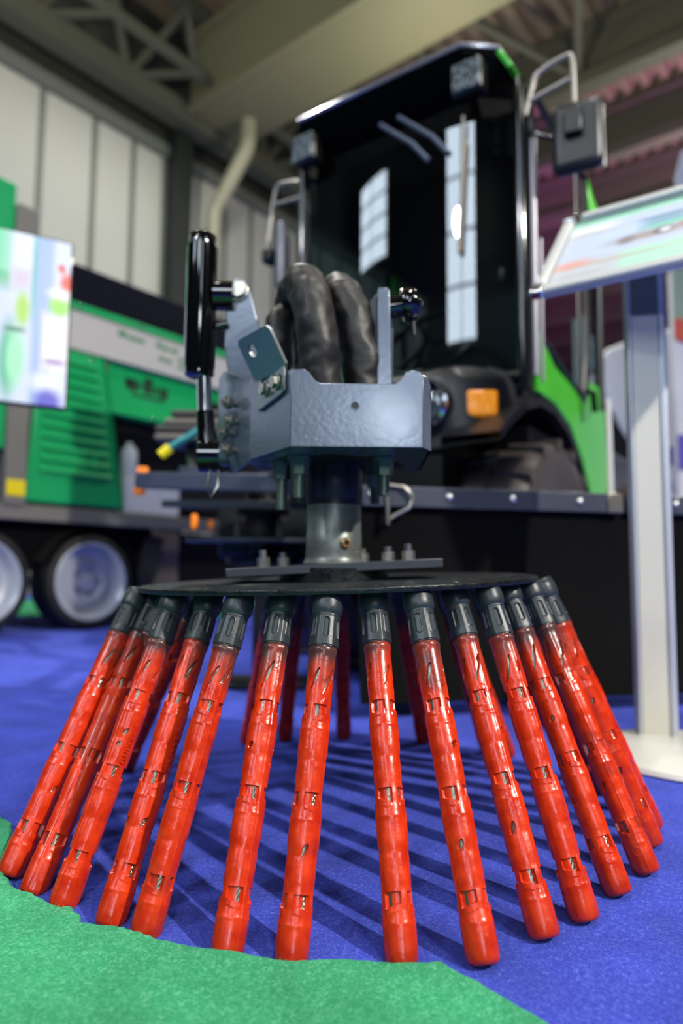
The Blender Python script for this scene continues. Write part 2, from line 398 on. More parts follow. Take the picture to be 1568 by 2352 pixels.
# --- red tine mesh (three moulds), steel strand, rubber collar
RED_L, COL_L = 0.325, 0.069
def ang(a): return (a + math.pi) % (2 * math.pi) - math.pi
def sm(a, b, x):
    t = min(1.0, max(0.0, (x - a) / (b - a))); return t * t * (3 - 2 * t)
WIN = (0.235, 0.525, 0.825)
def tine_mesh(seed):
    rnd = random.Random(seed); nT, nS = 144, 360; base = 0.0163
    off = rnd.uniform(-.1, .1)
    slits = []
    for k in range(5): slits.append((k * 2 * math.pi / 5 + rnd.uniform(-.2, .2), rnd.uniform(0.07, 0.10), rnd.uniform(0.075, 0.12)))
    for k in range(rnd.randint(2, 4)): slits.append((rnd.uniform(0, 6.28), rnd.choice([0.36, 0.38, 0.41, 0.66]) + rnd.uniform(-.01, .01), rnd.uniform(0.02, 0.04)))
    dots = [(rnd.uniform(0, 6.28), s_) for s_ in (0.915, 0.21)]
    fx = [rnd.choice((-1, 1)) for _ in range(12)]; ph = [rnd.uniform(0, 6.28) for _ in range(8)]
    def rad(th, s):
        r = base + 0.0006 * s
        r += 0.0013 * math.exp(-((s - 0.018) / 0.014) ** 2)
        r -= 0.0012 * sm(0.01, 0.0, s)
        for wi, wp in enumerate(WIN):
            d = s - wp
            if 0 < d < 0.2: r += 0.0009 * sm(0.02, 0.07, d) * (1 - sm(0.13, 0.175, d)) - 0.0003 * math.exp(-((d - 0.172) / 0.012) ** 2) + 0.0003 * math.exp(-((d - 0.066) / 0.006) ** 2)
            r -= 0.0005 * math.exp(-((d + 0.03) / 0.02) ** 2)
        for a0 in (0.0, math.pi):
            r += 0.0006 * math.exp(-(ang(th - a0) / 0.05) ** 2)
        r += 0.00012 * math.sin(3 * th + ph[0] + 14 * s) + 0.00010 * math.sin(2 * th + ph[1] - 23 * s)
        for wi, wp in enumerate(WIN):
            d = s - wp
            if -0.025 < d < 0.04:
                for k in range(4):
                    a = ang(th - (math.pi / 4 + k * math.pi / 2 + off)) / 0.54
                    if abs(a) < 1:
                        f_ = fx[(wi * 4 + k) % 12]; bot = 0.012 + 0.014 * (0.5 + 0.5 * a * f_)
                        if -0.018 < d < bot: return 0.0110 if a * f_ > 0.2 and abs(a) < .8 else 0.0134
                        if abs(a) < .9 and bot < d < bot + .02: r += 0.0005
        for (t0, s0, ln) in slits:
            if s0 < s < s0 + ln:
                a = ang(th - (t0 - (s - s0) * 8.0)); wd = 0.2 * math.sin(math.pi * (s - s0) / ln) ** 0.6
                if abs(a) < wd: return r + (0.0106 - r) * sm(1.0, 0.7, abs(a) / wd)
        for (t0, s0) in dots:
            dd = math.hypot(ang(th - t0) * base, (s - s0) * RED_L)
            if abs(dd - 0.0048) < 0.0009: r += 0.00028
            elif dd < 0.0048: r -= 0.00015
        if s > 0.984: r *= math.sqrt(max(0.0, 1 - ((s - 0.984) / 0.0165) ** 2)) * 0.32 + 0.68
        return r
    rings = []; cs = [(2 * math.pi * j / nT, math.cos(2 * math.pi * j / nT), math.sin(2 * math.pi * j / nT)) for j in range(nT)]
    for i in range(nS + 1):
        s = i / nS; z = -COL_L - s * RED_L; ring = []
        for th, c_, s_ in cs:
            r = rad(th, s); ring.append(Vector((r * c_, r * s_, z)))
        rings.append(ring)
    mb = MB(); mb.loft(rings); return mb.mesh('tine', red_plastic, 45)
def red_mat():
    m = bpy.data.materials.new('red_brush_plastic'); m.use_nodes = True; nt = m.node_tree; N = nt.nodes; L = nt.links
    b = N['Principled BSDF']; b.inputs['Roughness'].default_value = 0.3; b.inputs['Specular IOR Level'].default_value = 0.5
    b.inputs['Subsurface Weight'].default_value = 0.06; b.inputs['Subsurface Radius'].default_value = (0.006, 0.001, 0.0005); b.inputs['Subsurface Scale'].default_value = 1.0
    tc = N.new('ShaderNodeTexCoord'); oi = N.new('ShaderNodeObjectInfo')
    sx = N.new('ShaderNodeSeparateXYZ'); L.new(tc.outputs['Object'], sx.inputs[0])
    ofs = N.new('ShaderNodeVectorMath'); ofs.operation = 'ADD'; L.new(tc.outputs['Object'], ofs.inputs[0]); L.new(oi.outputs['Random'], ofs.inputs[1])
    n = N.new('ShaderNodeTexNoise'); n.inputs['Scale'].default_value = 28; n.inputs['Detail'].default_value = 5; L.new(ofs.outputs[0], n.inputs['Vector'])
    # rubbed-off black rubber at the top of the tine
    mr = N.new('ShaderNodeMapRange'); mr.inputs['From Min'].default_value = -0.145; mr.inputs['From Max'].default_value = -0.06; L.new(sx.outputs[2], mr.inputs['Value'])
    ma = N.new('ShaderNodeMath'); ma.operation = 'MULTIPLY_ADD'; L.new(n.outputs['Fac'], ma.inputs[0]); ma.inputs[1].default_value = 1.5; L.new(mr.outputs[0], ma.inputs[2])
    m2 = N.new('ShaderNodeMath'); m2.operation = 'MULTIPLY_ADD'; L.new(oi.outputs['Random'], m2.inputs[0]); m2.inputs[1].default_value = 0.45; L.new(ma.outputs[0], m2.inputs[2])
    m3 = N.new('ShaderNodeMapRange'); m3.inputs['From Min'].default_value = 1.22; m3.inputs['From Max'].default_value = 1.85; m3.inputs['To Max'].default_value = 0.92; L.new(m2.outputs[0], m3.inputs['Value'])
    n2 = N.new('ShaderNodeTexNoise'); n2.inputs['Scale'].default_value = 55; n2.inputs['Detail'].default_value = 4; L.new(ofs.outputs[0], n2.inputs['Vector'])
    cr = N.new('ShaderNodeValToRGB'); cr.color_ramp.elements[0].position = 0.3; cr.color_ramp.elements[0].color = C('#b82206'); cr.color_ramp.elements[1].position = 0.72; cr.color_ramp.elements[1].color = C('#da3a0c')
    L.new(n2.outputs['Fac'], cr.inputs['Fac'])
    mx = N.new('ShaderNodeMix'); mx.data_type = 'RGBA'; mx.inputs[7].default_value = C('#383230'); L.new(m3.outputs[0], mx.inputs[0]); L.new(cr.outputs[0], mx.inputs[6])
    # blotchy darker red towards the foot
    g = N.new('ShaderNodeMapRange'); g.inputs['From Min'].default_value = -0.355; g.inputs['From Max'].default_value = -0.40; L.new(sx.outputs[2], g.inputs['Value'])
    gm = N.new('ShaderNodeMath'); gm.operation = 'MULTIPLY'; L.new(g.outputs[0], gm.inputs[0]); L.new(n.outputs['Fac'], gm.inputs[1])
    mx2 = N.new('ShaderNodeMix'); mx2.data_type = 'RGBA'; mx2.inputs[7].default_value = C('#5a1c14'); L.new(gm.outputs[0], mx2.inputs[0]); L.new(mx.outputs[2], mx2.inputs[6])
    L.new(mx2.outputs[2], b.inputs['Base Color'])
    rr = N.new('ShaderNodeMapRange'); rr.inputs['To Min'].default_value = 0.12; rr.inputs['To Max'].default_value = 0.38; L.new(n2.outputs['Fac'], rr.inputs['Value']); L.new(rr.outputs[0], b.inputs['Roughness'])
    n3 = N.new('ShaderNodeTexNoise'); n3.inputs['Scale'].default_value = 160; n3.inputs['Detail'].default_value = 4; L.new(ofs.outputs[0], n3.inputs['Vector'])
    bp = N.new('ShaderNodeBump'); bp.inputs['Strength'].default_value = 0.10; bp.inputs['Distance'].default_value = 0.004; L.new(n3.outputs['Fac'], bp.inputs['Height']); L.new(bp.outputs[0], b.inputs['Normal'])
    return m
red_plastic = red_mat()
TINES = [tine_mesh(s_) for s_ in (3, 11, 24)]
def strand_mesh():
    nT, nS = 154, 120; rings = []
    for i in range(nS + 1):
        z = -COL_L + 0.002 - (RED_L - 0.03) * i / nS
        rings.append([Vector(((0.0121 + 0.0008 * math.sin(22 * (t - 42 * z))) * math.cos(t), (0.0121 + 0.0008 * math.sin(22 * (t - 42 * z))) * math.sin(t), z)) for t in (2 * math.pi * j / nT for j in range(nT))])
    mb = MB(); mb.loft(rings); return mb.mesh('wire_strand', wire_steel, 60)
STRAND = strand_mesh()
def collar_mesh():
    nT, nS = 96, 84; rings = []
    for i in range(nS + 1):
        z = -0.0705 * i / nS; ring = []
        for j in range(nT):
            t = 2 * math.pi * j / nT
            if z > -0.006: r = 0.0185
            elif z > -0.0295:
                q = (z + 0.0165) / 0.0135; r = 0.0150 + 0.0052 * math.sqrt(max(0, 1 - min(1, abs(q)) ** 2.6))
            else:
                f_ = (-z - 0.0295) / 0.041; r = 0.0166 + 0.0018 * f_
                k6 = abs(ang(6 * t)) / 6                               # panel edges every 60 degrees
                r += 0.0004 * math.cos(6 * t)
                a = ang((t - math.pi / 6) * 6) / 6 * 0.0172
                zz = (z + 0.0475); d = math.hypot(a / 0.0034, max(0.0, abs(zz) - 0.0095) / 0.0034)
                if d < 0.72: r -= 0.0016
                elif d < 1.05: r += 0.0006
                if abs(ang(6 * t)) < 0.28: r += 0.0004
                if f_ < 0.06: r += 0.0005
                if f_ > 0.97: r -= 0.0012
            ring.append(Vector((r * math.cos(t), r * math.sin(t), z)))
        rings.append(ring)
    mb = MB(); mb.loft(rings); return mb.mesh('collar', collar_rubber, 50)
COLLAR = collar_mesh()

def px_dir(px): return (px - 784) / 1568.0
def solve_top(px, rr):
    """point of the tine ring that stands in the given bearing (nearer crossing)"""
    k = px_dir(px) * 1.004; cx, cy = BC.x - 0.012, BC.y
    a = 1 + k * k; b = -2 * (cy + k * cx); c_ = cx * cx + cy * cy - rr * rr
    disc = b * b - 4 * a * c_
    y = (-b - math.sqrt(max(0, disc))) / (2 * a)
    return Vector((k * y, y))
front = [ # bearing of the top, ring, foot (x, y)
 (326, .293, -.405, .873), (372, .278, -.361, .838), (412, .293, -.313, .806), (490, .270, -.247, .769), (558, .293, -.203, .747), (655, .270, -.111, .712), (757, .293, -.046, .699),
 (857, .270, .063, .701), (955, .293, .141, .692), (1035, .272, .214, .740), (1112, .296, .269, .777), (1155, .283, .330, .838), (1205, .300, .390, .896), (1234, .298, .437, .986), (1236, .295, .466, 1.048)]
back = [89, 99, 110, 121, 132, 138, 149.5, 157, 168, 180, 189, 197, 208, 234, 246, 258, 270, 281, 292]
spec = []
for px, rr, bx, by in front:
    t = solve_top(px, rr); spec.append((t.x, t.y, bx, by))
for i, a in enumerate(back):
    rr = .292 if i % 2 else .27; ra = R(a)
    spec.append((BC.x - .012 + rr * math.sin(ra), BC.y - rr * math.cos(ra), BC.x + .455 * math.sin(ra), BC.y - .455 * math.cos(ra)))
tine_objs = []
rt = random.Random(5)
for i, (tx, ty, bx, by) in enumerate(spec):
    T = Vector((tx, ty, disc_top(tx, ty) - 0.0075)); B = Vector((bx, by, -0.004 if 1 <= i <= 7 else 0.003)); d = B - T
    o = link('tine', TINES[i % 3], brush)
    q = d.normalized().to_track_quat('-Z', 'Y') @ Quaternion((0, 0, 1), rt.uniform(0, 6.28))
    o.rotation_mode = 'QUATERNION'; o.rotation_quaternion = q; o.location = T - BC; o.scale = (.95, .95, d.length / (RED_L + COL_L))
    c_ = link('collar', COLLAR, o); c_.rotation_euler = (0, 0, rt.uniform(0, 6.28)); link('wire_strand', STRAND, o)
    tine_objs.append((o, q, d.normalized()))
# moulded lettering on two tines
def lettering(o, q, word, s_mid, twist):
    cu = bpy.data.curves.new('lettering', 'FONT'); cu.body = word; cu.size = 0.0098; cu.extrude = 0.0006; cu.align_x = 'CENTER'; cu.align_y = 'CENTER'; cu.space_character = 1.15
    to = bpy.data.objects.new('lettering_tmp', cu); COL.objects.link(to)
    me = bpy.data.meshes.new_from_object(to.evaluated_get(bpy.context.evaluated_depsgraph_get()))
    bpy.data.objects.remove(to)
    toward = q.inverted() @ (Vector((0, 0, CAM_H)) - (BC + o.location)); a0 = math.atan2(toward.y, toward.x) + twist
    for v in me.vertices:
        x, y, z = v.co; th = a0 + y / 0.017; r = 0.0176 + z
        v.co = Vector((r * math.cos(th), r * math.sin(th), -COL_L - RED_L * s_mid - x))
    me.materials.clear(); me.materials.append(red_plastic)
    return link('moulded_lettering', me, o)
for idx, tw in ((2, 0.5), (3, 0.75)):
    lettering(tine_objs[idx][0], tine_objs[idx][1], 'SPEKKING', 0.42, tw)

# --- hub: bolted flange, spindle tube, motor, hanging bolts
pl = Vector((-0.0695 / 1, 0, 1)).normalized()
PM = Matrix.Translation((-0.0105, 1.135, 0.3835)) @ (Vector((-0.068, -0.01, 1)).normalized()).to_track_quat('Z', 'Y').to_matrix().to_4x4()
# build with explicit axes so the long side runs left-right
zx = Vector((1, 0, 0.056)).normalized(); zz = Vector((-0.056, -0.012, 1)).normalized(); zy = zz.cross(zx)
PR = Matrix((zx, zy, zz)).transposed()
PC = Vector((-0.0105, 1.14, 0.3850))
mb = MB(); mb.box(PC, (0.336, 0.165, 0.0135), PR); flange = mb.build('flange_plate', dark_grey, brush, bevel=0.0012)
mb = MB(); mb.cyl((-.012, 1.14, .362), (-.012, 1.14, .384), .09, 48); mb.build('hub_spacer', disc_black, brush)
for lx, ly, h in ((-.112, -.055, .02), (.088, -.03, .014), (.118, -.058, .018), (-.09, .06, .014), (.05, .066, .014)):
    p = PC + PR @ Vector((lx, ly, .0055)); b_ = PC + PR @ Vector((lx, ly, .0055 + .016)); mb = MB(); mb.cyl(p, b_, .0105, 6); mb.cyl(b_, b_ + zz * h * .6, .0062, 12)
    mb.build('nut', zinc, flange)
HC = Vector((-.0125, 1.14, 0))
mb = MB(); mb.lathe([(.052, .391), (.050, .394), (.0475, .399), (.0468, .402), (.0468, .410), (.0462, .4105), (.0462, .440), (.0455, .441), (.0455, .488)], 64, Matrix.Translation(HC)); tube = mb.build('spindle_tube', mat('spindle_grey', '#666b66', 0.38, 0.45, var=0.1, vscale=30, bump=.03, bscale=120), brush)
mb = MB(); p = HC + Vector((.019, -.0415, .424)); ax = Vector((.019, -.0415, 0)).normalized()
mb.lathe([(.0035, -.002), (.0085, -.002), (.0085, .004), (.0065, .006), (.0042, .006), (.0035, .001)], 24, Matrix.Translation(p) @ ax.to_track_quat('Z', 'Y').to_matrix().to_4x4(), caps=False); mb.build('grease_nipple', mat('brass_ring', '#b08d62', 0.35, 0.8), tube)
mb = MB(); mb.cyl(p + ax * .0005, p + ax * .001, .0042, 16); mb.build('nipple_bore', mat('rust_brown', '#3a1c10', .7), tube)
mb = MB(); mb.lathe([(.040, .486), (.046, .488), (.046, .50), (.0475, .505), (.0475, .552), (.060, .553), (.060, .556)], 48, Matrix.Translation(HC)); mb.build('motor', satin_black, brush)
mb = MB(); mb.lathe([(.03, .556), (.118, .556), (.122, .558), (.122, .566), (.118, .568), (.03, .568)], 8, Matrix.Translation(HC + Vector((0, .01, 0)))); mb.build('motor_flange', mat('dark_flange', '#23282a', .4, .4), brush, bevel=.001)
for x, y, z0, z1 in ((-.098, 1.11, .556, .478), (-.066, 1.055, .556, .492), (.066, 1.06, .556, .497), (.06, 1.22, .556, .5), (-.07, 1.22, .556, .5)):
    mb = MB(); mb.cyl((x, y, z0), (x, y, z0 - .006), .019, 16); mb.cyl((x, y, z0 - .006), (x, y, z0 - .028), .0155, 6, .0135); mb.cyl((x, y, z0 - .028), (x, y, z1), .0088, 14)
    mb.build('hanging_bolt', greenmetal, brush)
# --- bracket housing (folded plate cup)
def plate(pts, vec, name, m, parent, bevel=.0012, **k):
    mb = MB(); mb.ext(pts, vec); return mb.build(name, m, parent, bevel=bevel, **k)
zb = .557
fp = [(-.075, zb), (.1165, zb), (.1165, .662), (.112, .669), (.100, .671), (.092, .668), (.083, .655), (.076, .6505), (-.033, .6505), (-.041, .656), (-.049, .667), (-.055, .671), (-.075, .671)]
hous = plate([(x, .970, z) for x, z in fp], (0, .006, 0), 'housing_front', steel_grey, brush)
plate([(.1165, .970, zb), (.132, 1.0, zb), (.132, 1.0, .655), (.1275, .99, .664), (.1165, .970, .662)], (-.004, .005, 0), 'housing_corner', steel_grey, brush)
plate([(.132, 1.0, zb), (.140, 1.20, zb), (.140, 1.20, .66), (.132, 1.0, .655)], (-.006, 0, 0), 'housing_side', steel_grey, brush)
plate([(-.075, .970, zb), (-.150, 1.095, zb), (-.150, 1.095, .685), (-.075, .970, .671)], (.005, .003, 0), 'housing_side', steel_grey, brush)
plate([(-.075, .972, zb), (.1165, .972, zb), (.132, 1.0, zb), (.14, 1.2, zb), (-.15, 1.2, zb), (-.150, 1.095, zb)], (0, 0, .006), 'housing_floor', steel_grey, brush)
for x, z in ((.0185, .6175),):
    mb = MB(); mb.cyl((x, .9699, z), (x, .9735, z), .0052, 20); mb.build('bolt_hole', satin_black, hous)
    mb = MB(); mb.tube([(x + .006 * math.cos(a), .9698, z + .006 * math.sin(a)) for a in (2 * math.pi * k / 20 for k in range(20))], .0009, 6, closed=True); mb.build('hole_rim', steel_grey, hous)
for y, z in ((.988, .643), (.9955, .639)):
    x = .1165 + (y - .970) / .030 * .0155; mb = MB(); ax = Vector((.889, -.457, 0)); mb.cyl(Vector((x, y, z)) + ax * .0003, Vector((x, y, z)) - ax * .002, .0028, 14); mb.build('bolt_hole', satin_black, hous)
# bent tab with hole, bolted on the left chamfer
n_ch = Vector((-.125, -.075, 0)).normalized(); t_ch = Vector((-.075, .125, 0)).normalized()     # outward normal, along the face
o0 = Vector((-.075, .970, 0)) + n_ch * .001
def chp(a, z, out=0.0): return o0 + t_ch * a + n_ch * out + Vector((0, 0, z))
tabm = mat('tab_steel', '#7a7f80', 0.3, 0.7, var=.15, vscale=40, bump=.04, bscale=200)
mb = MB(); lo = [chp(.012, .642), chp(.012, .684), chp(.108, .676), chp(.108, .632), chp(.100, .628), chp(.02, .638)]
mb.ext(lo, n_ch * .005); tab = mb.build('tab_foot', tabm, brush, bevel=.0015)
import itertools
def holed_plate(c, ex, ey, hw, hh, hx, hy, hr, th, name, m, parent, rc=.01):
    """rounded plate with a round hole; c centre, ex/ey unit axes"""
    ez = ex.cross(ey).normalized(); n = 48; outer = []; inner = []
    for k in range(n):
        a = 2 * math.pi * k / n; dx, dy = math.cos(a), math.sin(a)
        sx = 1e9
        for lim, comp, h_ in ((hw, dx, hx), (hh, dy, hy)):
            if abs(comp) > 1e-6: sx = min(sx, ((lim if comp > 0 else -lim) - h_) / comp)
        x, y = hx + dx * sx, hy + dy * sx
        cxn, cyn = hw - rc, hh - rc
        if y > cyn and abs(x) > cxn:
            v = Vector((abs(x) - cxn, y - cyn)); v = v.normalized() * rc; x = math.copysign(cxn + v.x, x); y = cyn + v.y
        outer.append((x, y)); inner.append((hx + dx * hr, hy + dy * hr))
    def P(p, z): return c + ex * p[0] + ey * p[1] + ez * z
    mb = MB(); vs = [P(p, 0) for p in outer] + [P(p, 0) for p in inner] + [P(p, th) for p in outer] + [P(p, th) for p in inner]; fs = []
    for k in range(n):
        j = (k + 1) % n
        fs += [(k, j, n + j, n + k), (2 * n + k, 3 * n + k, 3 * n + j, 2 * n + j), (k, 2 * n + k, 2 * n + j, j), (n + k, n + j, 3 * n + j, 3 * n + k)]
    mb.add(vs, fs); return mb.build(name, m, parent, smooth=30)
ey = (Vector((0, 0, 1)) * .84 + Vector((-.32, .42, 0)) * 1.0).normalized(); ex = (t_ch * -1.0); ex = (ex - ey * ex.dot(ey)).normalized()
ex = Vector((.055, -.0735, 0)).normalized(); ey = Vector((-.018, -.024, .048)); ey = (ey - ex * ey.dot(ex)).normalized()
holed_plate(Vector((-.1195, 1.005, .7055)), ex, ey, .047, .034, -.017, .010, .0100, .005, 'tab_plate', tabm, brush)
for a in (.033, .072):
    mb = MB(); p = chp(a, .660 - .05 * a, .006); mb.cyl(p, p + n_ch * .002, .0125, 20); mb.cyl(p + n_ch * .002, p + n_ch * .009, .0105, 6); mb.build('hex_bolt', zinc, tab, bevel=.0006)
# left side plate with stud bolts
plate([(-.150, 1.10, .556), (-.205, 1.25, .556), (-.235, 1.27, .60), (-.235, 1.27, .74), (-.222, 1.25, .75), (-.150, 1.10, .690)], (.004, .004, 0), 'side_plate', steel_grey, brush)
for x, y, z in ((-.178, 1.18, .668), (-.172, 1.17, .634), (-.186, 1.19, .617), (-.176, 1.17, .583)):
    mb = MB(); d = Vector((-.75, -.66, 0)); p = Vector((x, y, z)) + d * .022; mb.cyl(p - d * .05, p, .006, 12); mb.cyl(p, p + d * .010, .0115, 6); mb.cyl(p + d * .010, p + d * .016, .006, 12); mb.build('stud_bolt', zinc, brush, bevel=.0005)
# --- hydraulic cylinder
cyl = MB(); cyl.lathe([(.004, 1.012), (.024, 1.012), (.0255, 1.010), (.0255, .990), (.029, .988), (.029, .757), (.0275, .752), (.0275, .742), (.022, .738), (.012, .738)], 40, Matrix.Translation((-.268, 1.25, 0)))
hyd = cyl.build('hydraulic_cylinder', gloss_black, brush)
mb = MB(); mb.cyl((-.255, 1.25, .66), (-.259, 1.25, .745), .0135, 28); mb.build('piston_rod', chrome, hyd)
mb = MB(); mb.tube([(-.255, 1.25, .672), (-.252, 1.25, .63), (-.247, 1.25, .605)], [.0165, .0165, .021], 24)
mb.tube([(-.262, 1.25, .588), (-.222, 1.25, .588)], .030, 28); mb.build('rod_eye', gloss_black, hyd)
mb = MB(); mb.cyl((-.222, 1.235, .59), (-.205, 1.235, .59), .022, 24); mb.build('pivot_pin', steel_grey, brush)
mb = MB(); mb.tube([(-.240, 1.24, .565), (-.243, 1.23, .53), (-.236, 1.23, .51), (-.225, 1.23, .53), (-.226, 1.24, .56)], .0028, 8); mb.build('split_pin', zinc, brush)
mb = MB(); mb.cyl((-.242, 1.25, .895), (-.205, 1.25, .895), .027, 28); mb.cyl((-.236, 1.25, .835), (-.215, 1.25, .84), .009, 12); mb.build('trunnion', gloss_black, hyd)
# lug plates of the parallelogram arm
lp = [(-.213, .735), (-.223, .80), (-.219, .905), (-.212, .925), (-.198, .932), (-.184, .924), (-.174, .90), (-.148, .80), (-.13, .69), (-.18, .69)]
plate([(x, 1.25, z) for x, z in lp], (0, .010, 0), 'lug_plate', steel_grey, brush, bevel=.002)
mb = MB(); mb.cyl((-.198, 1.25, .904), (-.198, 1.246, .904), .020, 24); mb.cyl((-.198, 1.246, .904), (-.198, 1.236, .904), .016, 6); mb.build('hex_bolt', zinc, brush, bevel=.001)
plate([(.0565, 1.10, .66), (.0825, 1.10, .66), (.0775, 1.10, .845), (.074, 1.10, .85), (.058, 1.10, .85)], (0, .012, 0), 'lug_bar', steel_grey, brush, bevel=.0015)
plate([(.045, 1.12, .66), (.085, 1.12, .66), (.085, 1.12, .83), (.06, 1.12, .852), (.046, 1.12, .835)], (0, .012, 0), 'lug_plate', dark_grey, brush, bevel=.0015)
mb = MB(); mb.lathe([(.006, -.03), (.017, -.03), (.019, -.028), (.019, 0), (.026, .001), (.028, .004), (.028, .022), (.025, .026), (.014, .027), (.012, .034), (.004, .036)], 28, Matrix.Translation((.098, 1.12, .826)) @ Matrix.Rotation(R(80), 4, 'Y')); mb.build('pivot_cap', gloss_black, brush)
mb = MB(); mb.cyl((.118, 1.12, .80), (.12, 1.12, .775), .004, 10); mb.build('grease_nipple', satin_black, brush)
# --- hose sleeves
def sleeve(path, r, seed, name):
    rn = random.Random(seed); P = catm([Vector(p) for p in path], 22); ph = [rn.uniform(0, 6.28) for _ in range(9)]
    from mathutils import noise
    def fn(i, a):
        s = i * 0.0075; p = Vector((math.cos(a) * 1.0, math.sin(a) * 1.0, s * 24)) + Vector((seed * 3.1, 0, 0))
        f = 1 + .14 * noise.noise(p * .7) + .10 * (0.35 - abs(noise.noise(p * 1.15 + Vector((9, 4, 1)))) * 1.0)
        q = Vector((math.cos(a) * .8, math.sin(a) * .8, s * 50 + 1.6 * math.sin(a + ph[0])))
        return f + .025 * (0.25 - abs(noise.noise(q + Vector((0, 7, seed)))))
    mb = MB(); mb.tube(P, r, 64, fn=fn); return mb.build(name, fabric, brush, smooth=80)
sleeve([(-.035, 1.10, .58), (-.036, 1.075, .68), (-.045, 1.07, .78), (-.064, 1.105, .852), (-.085, 1.19, .872), (-.105, 1.27, .83), (-.12, 1.33, .74), (-.13, 1.42, .64)], .0335, 2, 'hose_sleeve')
sleeve([(.034, 1.13, .58), (.034, 1.12, .70), (.020, 1.12, .79), (.0, 1.15, .858), (-.018, 1.23, .885), (-.035, 1.32, .84), (-.05, 1.42, .72), (-.06, 1.5, .64)], .031, 8, 'hose_sleeve')
sleeve([(-.105, 1.17, .60), (-.108, 1.16, .72), (-.112, 1.17, .80), (-.10, 1.22, .845), (-.09, 1.30, .83), (-.09, 1.40, .7)], .026, 5, 'hose_sleeve')
# --- carrying arm back to the tractor
mb = MB(); a = Vector((-.02, 1.18, .60)); b = Vector((-.12, 2.1, .62)); d = b - a
mb.box((a + b) / 2, (d.length, .09, .09), d.to_track_quat('X', 'Z').to_matrix()); mb.build('carrying_arm', satin_black, brush, bevel=.004)
mb = MB(); a = Vector((-.2, 1.26, .62)); b = Vector((-.22, 2.05, .70)); d = b - a
mb.box((a + b) / 2, (d.length, .03, .05), d.to_track_quat('X', 'Z').to_matrix()); mb.build('link_arm', dark_grey, brush, bevel=.003)

# ================================================================== TRACTOR (frame u back, v to its right, z up)
TC = 1.185
tractor = root('tractor', (2.5, TC, 0), 'compact black and lime green municipal tractor with a glazed cab', 'tractor', TF)
def tb(mb, name, m, parent=None, **k): return mb.build(name, m, parent if parent is not None else tractor, **k)
glass_w = glass('tinted_windscreen', (0.22, 0.33, 0.34, 1), 0.08)
glass_d = glass('door_glass', (0.72, 0.80, 0.80, 1), 0.06)
# --- roof: dark visor, lime sides
visor_black = mat('visor_black', '#040405', .55, 0, spec=.04)
def ring_roof(z, f, hw_, ch, r_): # front u, half width, chamfer, rear u
    c2 = ch * .35; hl_ = hw_ + .045
    return [Vector((f + ch * .9, TC - hw_, z)), Vector((f, TC - hw_ + ch, z)), Vector((f, TC + hl_ - c2, z)), Vector((f + c2 * .9, TC + hl_, z)), Vector((r_, TC + hl_, z)), Vector((r_, TC - hw_, z))]
mb = MB(); mb.loft([ring_roof(2.0, 2.07, .38, .09, 3.2), ring_roof(2.085, 1.96, .39, .10, 3.25), ring_roof(2.105, 1.945, .385, .10, 3.25), ring_roof(2.115, 1.97, .365, .10, 3.2)])
roof = tb(mb, 'cab_roof', visor_black, bevel=.006)
mb = MB(); mb.loft([ring_roof(1.80, 2.10, .395, .07, 3.2), ring_roof(2.0, 2.07, .38, .09, 3.2)]); tb(mb, 'roof_lining', visor_black)
for sg in (-1, 1):
    y0 = TC + sg * (.386 if sg < 0 else .43); y1 = y0 + sg * .035
    mb = MB(); q_ = [Vector((2.02, y0, 2.113)), Vector((3.2, y0, 2.113)), Vector((3.2, y1, 2.03)), Vector((2.06, y1, 2.055))]; mb.loft([q_, [p + Vector((0, -sg * .02, -.004)) for p in q_]]); tb(mb, 'roof_side', lime, bevel=.004)
mb = MB(); mb.tube([(2.03, TC - .387, 2.108), (1.944, TC - .287, 2.108), (1.944, TC + .395, 2.108)], .008, 8); tb(mb, 'roof_trim', mat('trim_alu', '#b8bcc6', .25, .9))
def led_mat():
    m = mat('led_lens', '#9fb0b4', 0.25, 0.2, bump=.0, emit=.0); nt = m.node_tree; N = nt.nodes; L = nt.links
    v = N.new('ShaderNodeTexVoronoi'); v.inputs['Scale'].default_value = 90; tc = N.new('ShaderNodeTexCoord'); L.new(tc.outputs['Object'], v.inputs['Vector'])
    cr = N.new('ShaderNodeValToRGB'); cr.color_ramp.elements[0].color = C('#8d9a9e'); cr.color_ramp.elements[1].color = C('#2c3438'); cr.color_ramp.elements[1].position = .6
    L.new(v.outputs['Distance'], cr.inputs[0]); L.new(cr.outputs[0], N['Principled BSDF'].inputs['Base Color']); return m
led = led_mat()
for vv in (.885, 1.565):
    mb = MB(); mb.box((1.985, vv, 2.0), (.06, .108, .112)); wl = tb(mb, 'work_light', satin_black, bevel=.012)
    mb = MB(); mb.box((1.952, vv, 2.0), (.010, .098, .10)); tb(mb, 'lens', led, wl, bevel=.004)
# --- windscreen, curved in plan
zs0, zs1 = 1.005, 1.87
def wcurve(v, z):
    q = (v - TC) / .44; lean = (z - zs0) / (zs1 - zs0)
    return 1.985 + .05 * abs(q) ** 2.6
mb = MB(); rings = []
for k in range(13):
    z = zs0 + (zs1 - zs0) * k / 12
    rings.append([Vector((wcurve(v, z), v, z)) for v in (TC - .44 + .88 * j / 24 for j in range(25))])
mb.loft(rings, closed=False, caps=False); ws = tb(mb, 'windscreen', glass_w, smooth=80)
for sg in (-1, 1):
    v = TC + sg * .445
    mb = MB(); mb.tube([(wcurve(v, z) + .012, v, z) for z in (.95, 1.2, 1.5, 1.8, 1.98)], .020, 10); tb(mb, 'front_pillar', gloss_black)
    mb = MB(); mb.tube([(2.62 if sg < 0 else 2.7, TC + sg * .45, z) for z in (.95, 1.4, 2.0)], .02, 10); tb(mb, 'rear_pillar', anth)
